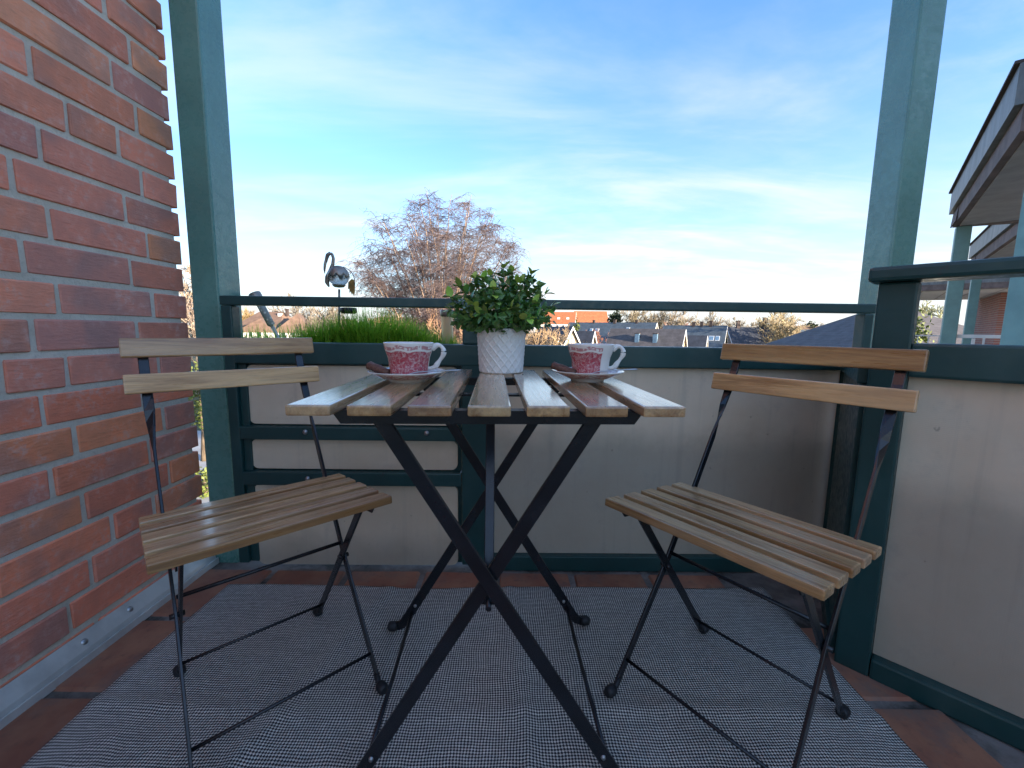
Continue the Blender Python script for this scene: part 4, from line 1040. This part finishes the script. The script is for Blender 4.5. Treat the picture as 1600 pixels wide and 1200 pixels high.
# ------------------------------------------------------------------ pot and plant
PC = Vector((-.0275, 1.043, .7002))
m = MB(); n = 252; rows = []; HT = .106; NV = 72
for j in range(NV + 1):
    z = HT * j / NV; r0 = .0525 + .0065 * (j / NV); row = []
    for k in range(n):
        a = 2 * math.pi * k / n; u_ = a * 18 / (2 * math.pi); v_ = z * 42
        d1 = abs(((u_ + v_) % 1) - .5) * 2; d2 = abs(((u_ - v_) % 1) - .5) * 2
        ridge = max(max(0, (d1 - .80) / .2), max(0, (d2 - .80) / .2)); edge = min(1, min(j, NV - j) / 2.0)
        r_ = r0 + .0024 * ridge * edge - (.002 if j in (0,) else 0)
        row.append((r_ * math.cos(a), r_ * math.sin(a), z))
    rows.append(row)
for (rr_, z) in ((.0575, HT + .0012), (.0550, HT), (.0540, HT - .02), (.0, HT - .021)): rows.append([(rr_ * math.cos(2 * math.pi * k / n), rr_ * math.sin(2 * math.pi * k / n), z) for k in range(n)])
rows.insert(0, [(.0, .0, .001)] * n)
m.quad_grid(rows, True); pot = m.build('plant_pot', 'pot_white', None, PC); tag(pot, 'white round pot with raised diamond pattern at the back of the table', 'plant pot')
pl = empty('potted_plant', PC + Vector((0, 0, HT - .02))); tag(pl, 'bushy green plant with small oval leaves in the white pot', 'plant')
def leaf_mesh(L, W, curl):
    m = MB(); rows = []
    for t_ in (0, .12, .3, .55, .8, .93, 1.0):
        w = W * (math.sin(math.pi * min(1, t_ ** .85)) ** .75 if 0 < t_ < 1 else .02); z = curl * L * (t_ ** 2) * -.5; rows.append([(t_ * L, -w / 2, z + w * .10), (t_ * L, 0, z), (t_ * L, w / 2, z + w * .10)])
    m.quad_grid(rows); return m.mesh('leaf', 'leaf', recalc=False)
LM = [leaf_mesh(.0240, .0170, .3), leaf_mesh(.0275, .0190, .5), leaf_mesh(.0210, .0150, .15)]
rs = random.Random(12)
stems = MB(); inner = MB(); nleaf = 0
def leaf_frame(p, d, up, roll=0.):
    d = d.normalized(); s_ = d.cross(up)
    if s_.length < .05: s_ = d.cross(Vector((1, 0, 0)))
    s_.normalize(); n_ = s_.cross(d); mt = Matrix((( d.x, s_.x, n_.x), (d.y, s_.y, n_.y), (d.z, s_.z, n_.z)))
    return mt.to_euler()
NS = 40
for i in range(NS):
    az = i * 2.39996; fr = (i + .5) / NS; el = math.acos(1 - 1.02 * fr); el = min(el, 1.40)
    d = Vector((math.sin(el) * math.cos(az), math.sin(el) * math.sin(az), math.cos(el)))
    L = rs.uniform(.086, .108) * (1.10 if el < 1.0 else 1.0) + (.028 * math.cos(el))
    base = Vector((d.x * .022, d.y * .022, .014)); tip = base + d * L + Vector((0, 0, -.006 * math.sin(el) ** 2 + .014)); mid = base.lerp(tip, .5) + Vector((0, 0, .012))
    pts = [(1 - t_) ** 2 * base + 2 * t_ * (1 - t_) * mid + t_ ** 2 * tip for t_ in (0, .2, .4, .6, .8, 1)]
    stems.tube(pts, [.0016, .0015, .0014, .0012, .001, .0008], 5)
    for t_, cnt in ((.50, 2), (.66, 2), (.82, 2), (.97, 3)):
        p = (1 - t_) ** 2 * base + 2 * t_ * (1 - t_) * mid + t_ ** 2 * tip
        a0 = rs.uniform(0, 6.28)
        for c in range(cnt):
            a = a0 + 2 * math.pi * c / cnt; side = d.orthogonal().normalized(); side = Matrix.Rotation(a, 3, d) @ side
            ld = (side * (.85 if t_ < .95 else .65) + d * (.45 if t_ < .95 else .75) + Vector((0, 0, .15))).normalized()
            if nleaf >= 292: break
            o = link('leaf', rs.choice(LM), pl, p, leaf_frame(p, ld, Vector((0, 0, 1)) * .8 + d * .4)); nleaf += 1
            s_ = rs.uniform(.8, 1.2) * (.85 if t_ > .95 else 1); o.scale = (s_, s_, s_)
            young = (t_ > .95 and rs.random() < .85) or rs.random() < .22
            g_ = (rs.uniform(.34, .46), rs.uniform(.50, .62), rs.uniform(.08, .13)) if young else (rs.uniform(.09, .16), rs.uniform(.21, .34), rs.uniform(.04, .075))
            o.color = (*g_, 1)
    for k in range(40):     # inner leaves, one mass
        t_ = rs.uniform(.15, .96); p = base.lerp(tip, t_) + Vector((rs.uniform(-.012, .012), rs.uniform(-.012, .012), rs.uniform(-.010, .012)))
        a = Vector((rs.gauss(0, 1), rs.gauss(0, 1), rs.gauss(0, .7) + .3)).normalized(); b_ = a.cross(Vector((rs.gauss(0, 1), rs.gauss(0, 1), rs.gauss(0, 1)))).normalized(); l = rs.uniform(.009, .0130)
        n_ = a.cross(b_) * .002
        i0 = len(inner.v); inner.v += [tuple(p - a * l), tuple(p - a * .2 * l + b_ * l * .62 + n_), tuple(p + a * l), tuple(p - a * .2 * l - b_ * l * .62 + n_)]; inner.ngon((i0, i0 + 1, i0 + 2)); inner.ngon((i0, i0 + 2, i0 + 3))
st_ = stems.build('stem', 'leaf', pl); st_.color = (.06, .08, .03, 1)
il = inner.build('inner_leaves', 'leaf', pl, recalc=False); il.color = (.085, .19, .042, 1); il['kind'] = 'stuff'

# ================================================================== PLANTER OUTSIDE THE RAILING
pb = empty('planter_box', (-.545, 1.50, .52)); tag(pb, 'long planter box hung outside the railing left of the middle post', 'planter')
bbox('box', 'planter_brown', (0, 0, .085), (.80, .16, .17), pb, .006); m = MB(); m.box((0, 0, .176), (.77, .13, .012)); m.build('soil', 'soil', pb)
gm = MB(); tints = []; rs = random.Random(4)
def blade(x, y, h, w, lean, az, tn):
    p = Vector((x, y, .700)); d = Vector((math.cos(az), math.sin(az), 0)); s_ = Vector((-math.sin(az), math.cos(az), 0)); rows = []
    for k in range(6):
        t_ = k / 5; q_ = p + Vector((0, 0, h * (t_ - .42 * lean * t_ ** 2.6))) + d * h * lean * .75 * t_ ** 2; ww = w * (1 - t_ ** 1.5) * .5 + .0002
        rows.append([tuple(q_ - s_ * ww), tuple(q_ + s_ * ww)]); tints.extend([min(1, max(0, tn + .35 * (t_ - .4)))] * 2)
    gm.quad_grid(rows, False, True)
def hprof(px):      # visible height of the grass by photograph column
    pts = [(375, .058), (430, .060), (470, .070), (492, .085), (520, .105), (560, .125), (600, .125), (640, .095), (665, .075), (690, .045), (720, .03)]
    for (a, ha), (b, hb) in zip(pts, pts[1:]):
        if a <= px <= b: return ha + (hb - ha) * (px - a) / (b - a)
    return .03
for k in range(6200):
    px = rs.uniform(376, 716) if k < 700 else rs.uniform(374, 495) if k < 1700 else min(706, max(484, rs.gauss(585, 62)))
    q_ = at(px, 520, 1.50); y = 1.50 + rs.uniform(-.055, .055); h = (hprof(px) + .055) * rs.uniform(.55, 1.12)
    dens = px > 486
    if not dens and rs.random() < .25: continue
    az = rs.uniform(0, 6.28) if rs.random() < .5 else (0 if px > 590 else math.pi) + rs.uniform(-.9, .9)
    blade(q_.x, y, h, rs.uniform(.0022, .0038), rs.uniform(.1, 1.0) ** 1.2, az, rs.uniform(.0, .8) if dens else rs.uniform(.35, 1.0))
gme = gm.mesh('grass', 'grass_blade', recalc=False); attr = gme.attributes.new('tint', 'FLOAT', 'POINT'); attr.data.foreach_set('value', tints)
go = link('grass', gme); tag(go, 'bright green long bladed grass mound growing in the planter box', 'grass', kind='stuff')
# dry seed stalks
dm = MB()
for k in range(16):
    q_ = at(rs.uniform(470, 545), 520, 1.50); x0 = q_.x; h = rs.uniform(.12, .17); l = rs.uniform(-.04, .04)
    dm.tube([(x0, 1.50, .70), (x0 + l * .4, 1.5 + rs.uniform(-.02, .02), .70 + h * .6), (x0 + l, 1.5, .70 + h)], [.0012, .001, .0006], 4)
ds = dm.build('dry_stalks', 'twig'); ds.color = (.42, .27, .15, 1); tag(ds, 'thin dry brown stalks standing in the grass', 'stalks', kind='stuff')

# ------------------------------------------------------------------ flamingo solar light
YS = 1.50
def S3(px, py, Y=YS): return at(px, py, Y)
base = S3(530, 540); fz = .64
fm = empty('flamingo_light', (base.x, YS, fz)); tag(fm, 'metal flamingo garden light with glass ball body and solar box', 'garden light')
def L3(px, py, dy=0): v_ = S3(px, py, YS) - Vector((base.x, YS, fz)); v_.y += dy; return v_
m = MB(); m.tube([(0, 0, 0), L3(530, 500), L3(530, 452)], .0042, 8); m.build('pole', 'antique_metal', fm)
gc = L3(529, 432); gr = .0345
m = MB(); pr = [(gr * math.sin(a), -gr * math.cos(a)) for a in np.linspace(0, math.pi, 22)]; m.lathe([(max(r_, .0002), z) for r_, z in pr], 40); m.build('glass_ball', 'crackle_glass', fm, gc)
m = MB(); rows = []      # petal cap
for j in range(9):
    row = []
    for k in range(64):
        a = 2 * math.pi * k / 64; lim = 1.25 + .50 * abs(math.sin(a * 4.5)); el = lim * j / 8; rr_ = gr + .0022; row.append((rr_ * math.sin(el) * math.cos(a), rr_ * math.sin(el) * math.sin(a), rr_ * math.cos(el)))
    rows.append(row)
m.quad_grid(rows, True); o = m.build('feather_cap', 'antique_metal', fm, gc); md = o.modifiers.new('thick', 'SOLIDIFY'); md.thickness = .0012
neck = [(514, 448), (511, 441), (512, 433), (516, 424), (520, 413), (521, 404), (519, 397.5), (515.5, 395.5), (512, 398.5), (510.2, 404), (509.6, 410)]
m = MB(); P_ = [L3(*p) for p in neck]; rad_ = [.003, .0075, .0088, .0072, .0058, .0050, .0048, .0052, .0066, .0056, .0036]
S_ = []; R_ = []
for i in range(len(P_) - 1):
    for k in range(3): S_.append(P_[i].lerp(P_[i + 1], k / 3)); R_.append(rad_[i] + (rad_[i + 1] - rad_[i]) * k / 3)
S_.append(P_[-1]); R_.append(rad_[-1]); m.tube(S_, R_, 12); m.build('neck', 'antique_metal', fm)
m = MB(); m.tube([L3(*p) for p in ((509.8, 405), (507.8, 413), (507.0, 421), (507.6, 428))], [.0045, .0048, .0036, .0008], 10); m.build('beak', 'antique_metal', fm)
m = MB(); m.tube([L3(530 + 24.5 * math.sin(a), 441 - 24.5 * math.cos(a)) for a in np.linspace(-.5, 1.75, 18)], .0016, 6); m.build('hoop', 'antique_metal', fm)
fe = [(544, 441), (549, 436), (553, 437), (554.5, 446), (554.5, 455), (553, 463), (551, 458), (549.5, 461), (548, 455), (546, 458), (545.5, 451), (543.5, 452)]
m = MB(); m.poly_extrude([L3(*p) for p in fe], (0, .0016, 0)); m.build('tail_feathers', 'bronze_feather', fm)
m = MB(); m.lathe([(.002, .0), (.016, .002), (.022, .008), (.0225, .010)], 24); m.build('cup_holder', 'antique_metal', fm, gc + Vector((0, 0, -gr - .004)))
m = MB(); m.lathe([(.0, .0), (.022, .0), (.0275, .004), (.0275, .018), (.026, .020), (.0, .020)], 28); sb = m.build('solar_box', 'rubber', fm, L3(545, 490)); m = MB(); m.lathe([(.0, 0), (.021, 0)], 24); m.build('solar_cell', 'solar_cell', sb, (0, 0, .0206))
# leaning lamp at the left, upright lamp at the right
def solar_lamp(p0, p1, tube_r, cap_r, tube_mat, label, stake_mat, ts=(0, .48, .50, .86, .99), cap_tilt=0.):
    p0, p1 = Vector(p0), Vector(p1); d = p1 - p0; L = d.length; e = empty('solar_lamp', p0); e.rotation_euler = d.to_track_quat('Z', 'Y').to_euler(); tag(e, label, 'garden light', 'solar stake lamps')
    m = MB(); m.tube([(0, 0, 0), (0, 0, L * ts[1])], .0062, 12); m.build('stake', stake_mat, e)
    m = MB(); m.lathe([(.004, L * ts[1]), (tube_r, L * ts[2]), (tube_r, L * ts[3])], 28); m.build('light_tube', tube_mat, e)
    z = L * ts[3]; m = MB(); m.lathe([(.0, z), (cap_r * .96, z), (cap_r, z + .003), (cap_r, z + .020), (cap_r * .94, z + .023), (.0, z + .023)], 32); m.build('cap', 'antique_metal', e)
    m = MB(); m.lathe([(.0, 0), (cap_r * .75, 0)], 24); m.build('solar_cell', 'solar_cell', e, (0, 0, z + .0236)); return e
solar_lamp(S3(448, 552), S3(396, 456), .0125, .0200, 'pierced_tube', 'leaning pierced solar stake lamp with dark square-looking cap at the left', 'galvanised', (0, .44, .47, .88, 1))
solar_lamp((S3(700, 545).x, YS, .70), (S3(698, 478, YS).x, YS, S3(698, 478, YS).z), .0205, .0240, 'frosted_tube', 'upright frosted solar lamp with dark cap just left of the middle post', 'rubber', (0, .18, .20, .80, 1))
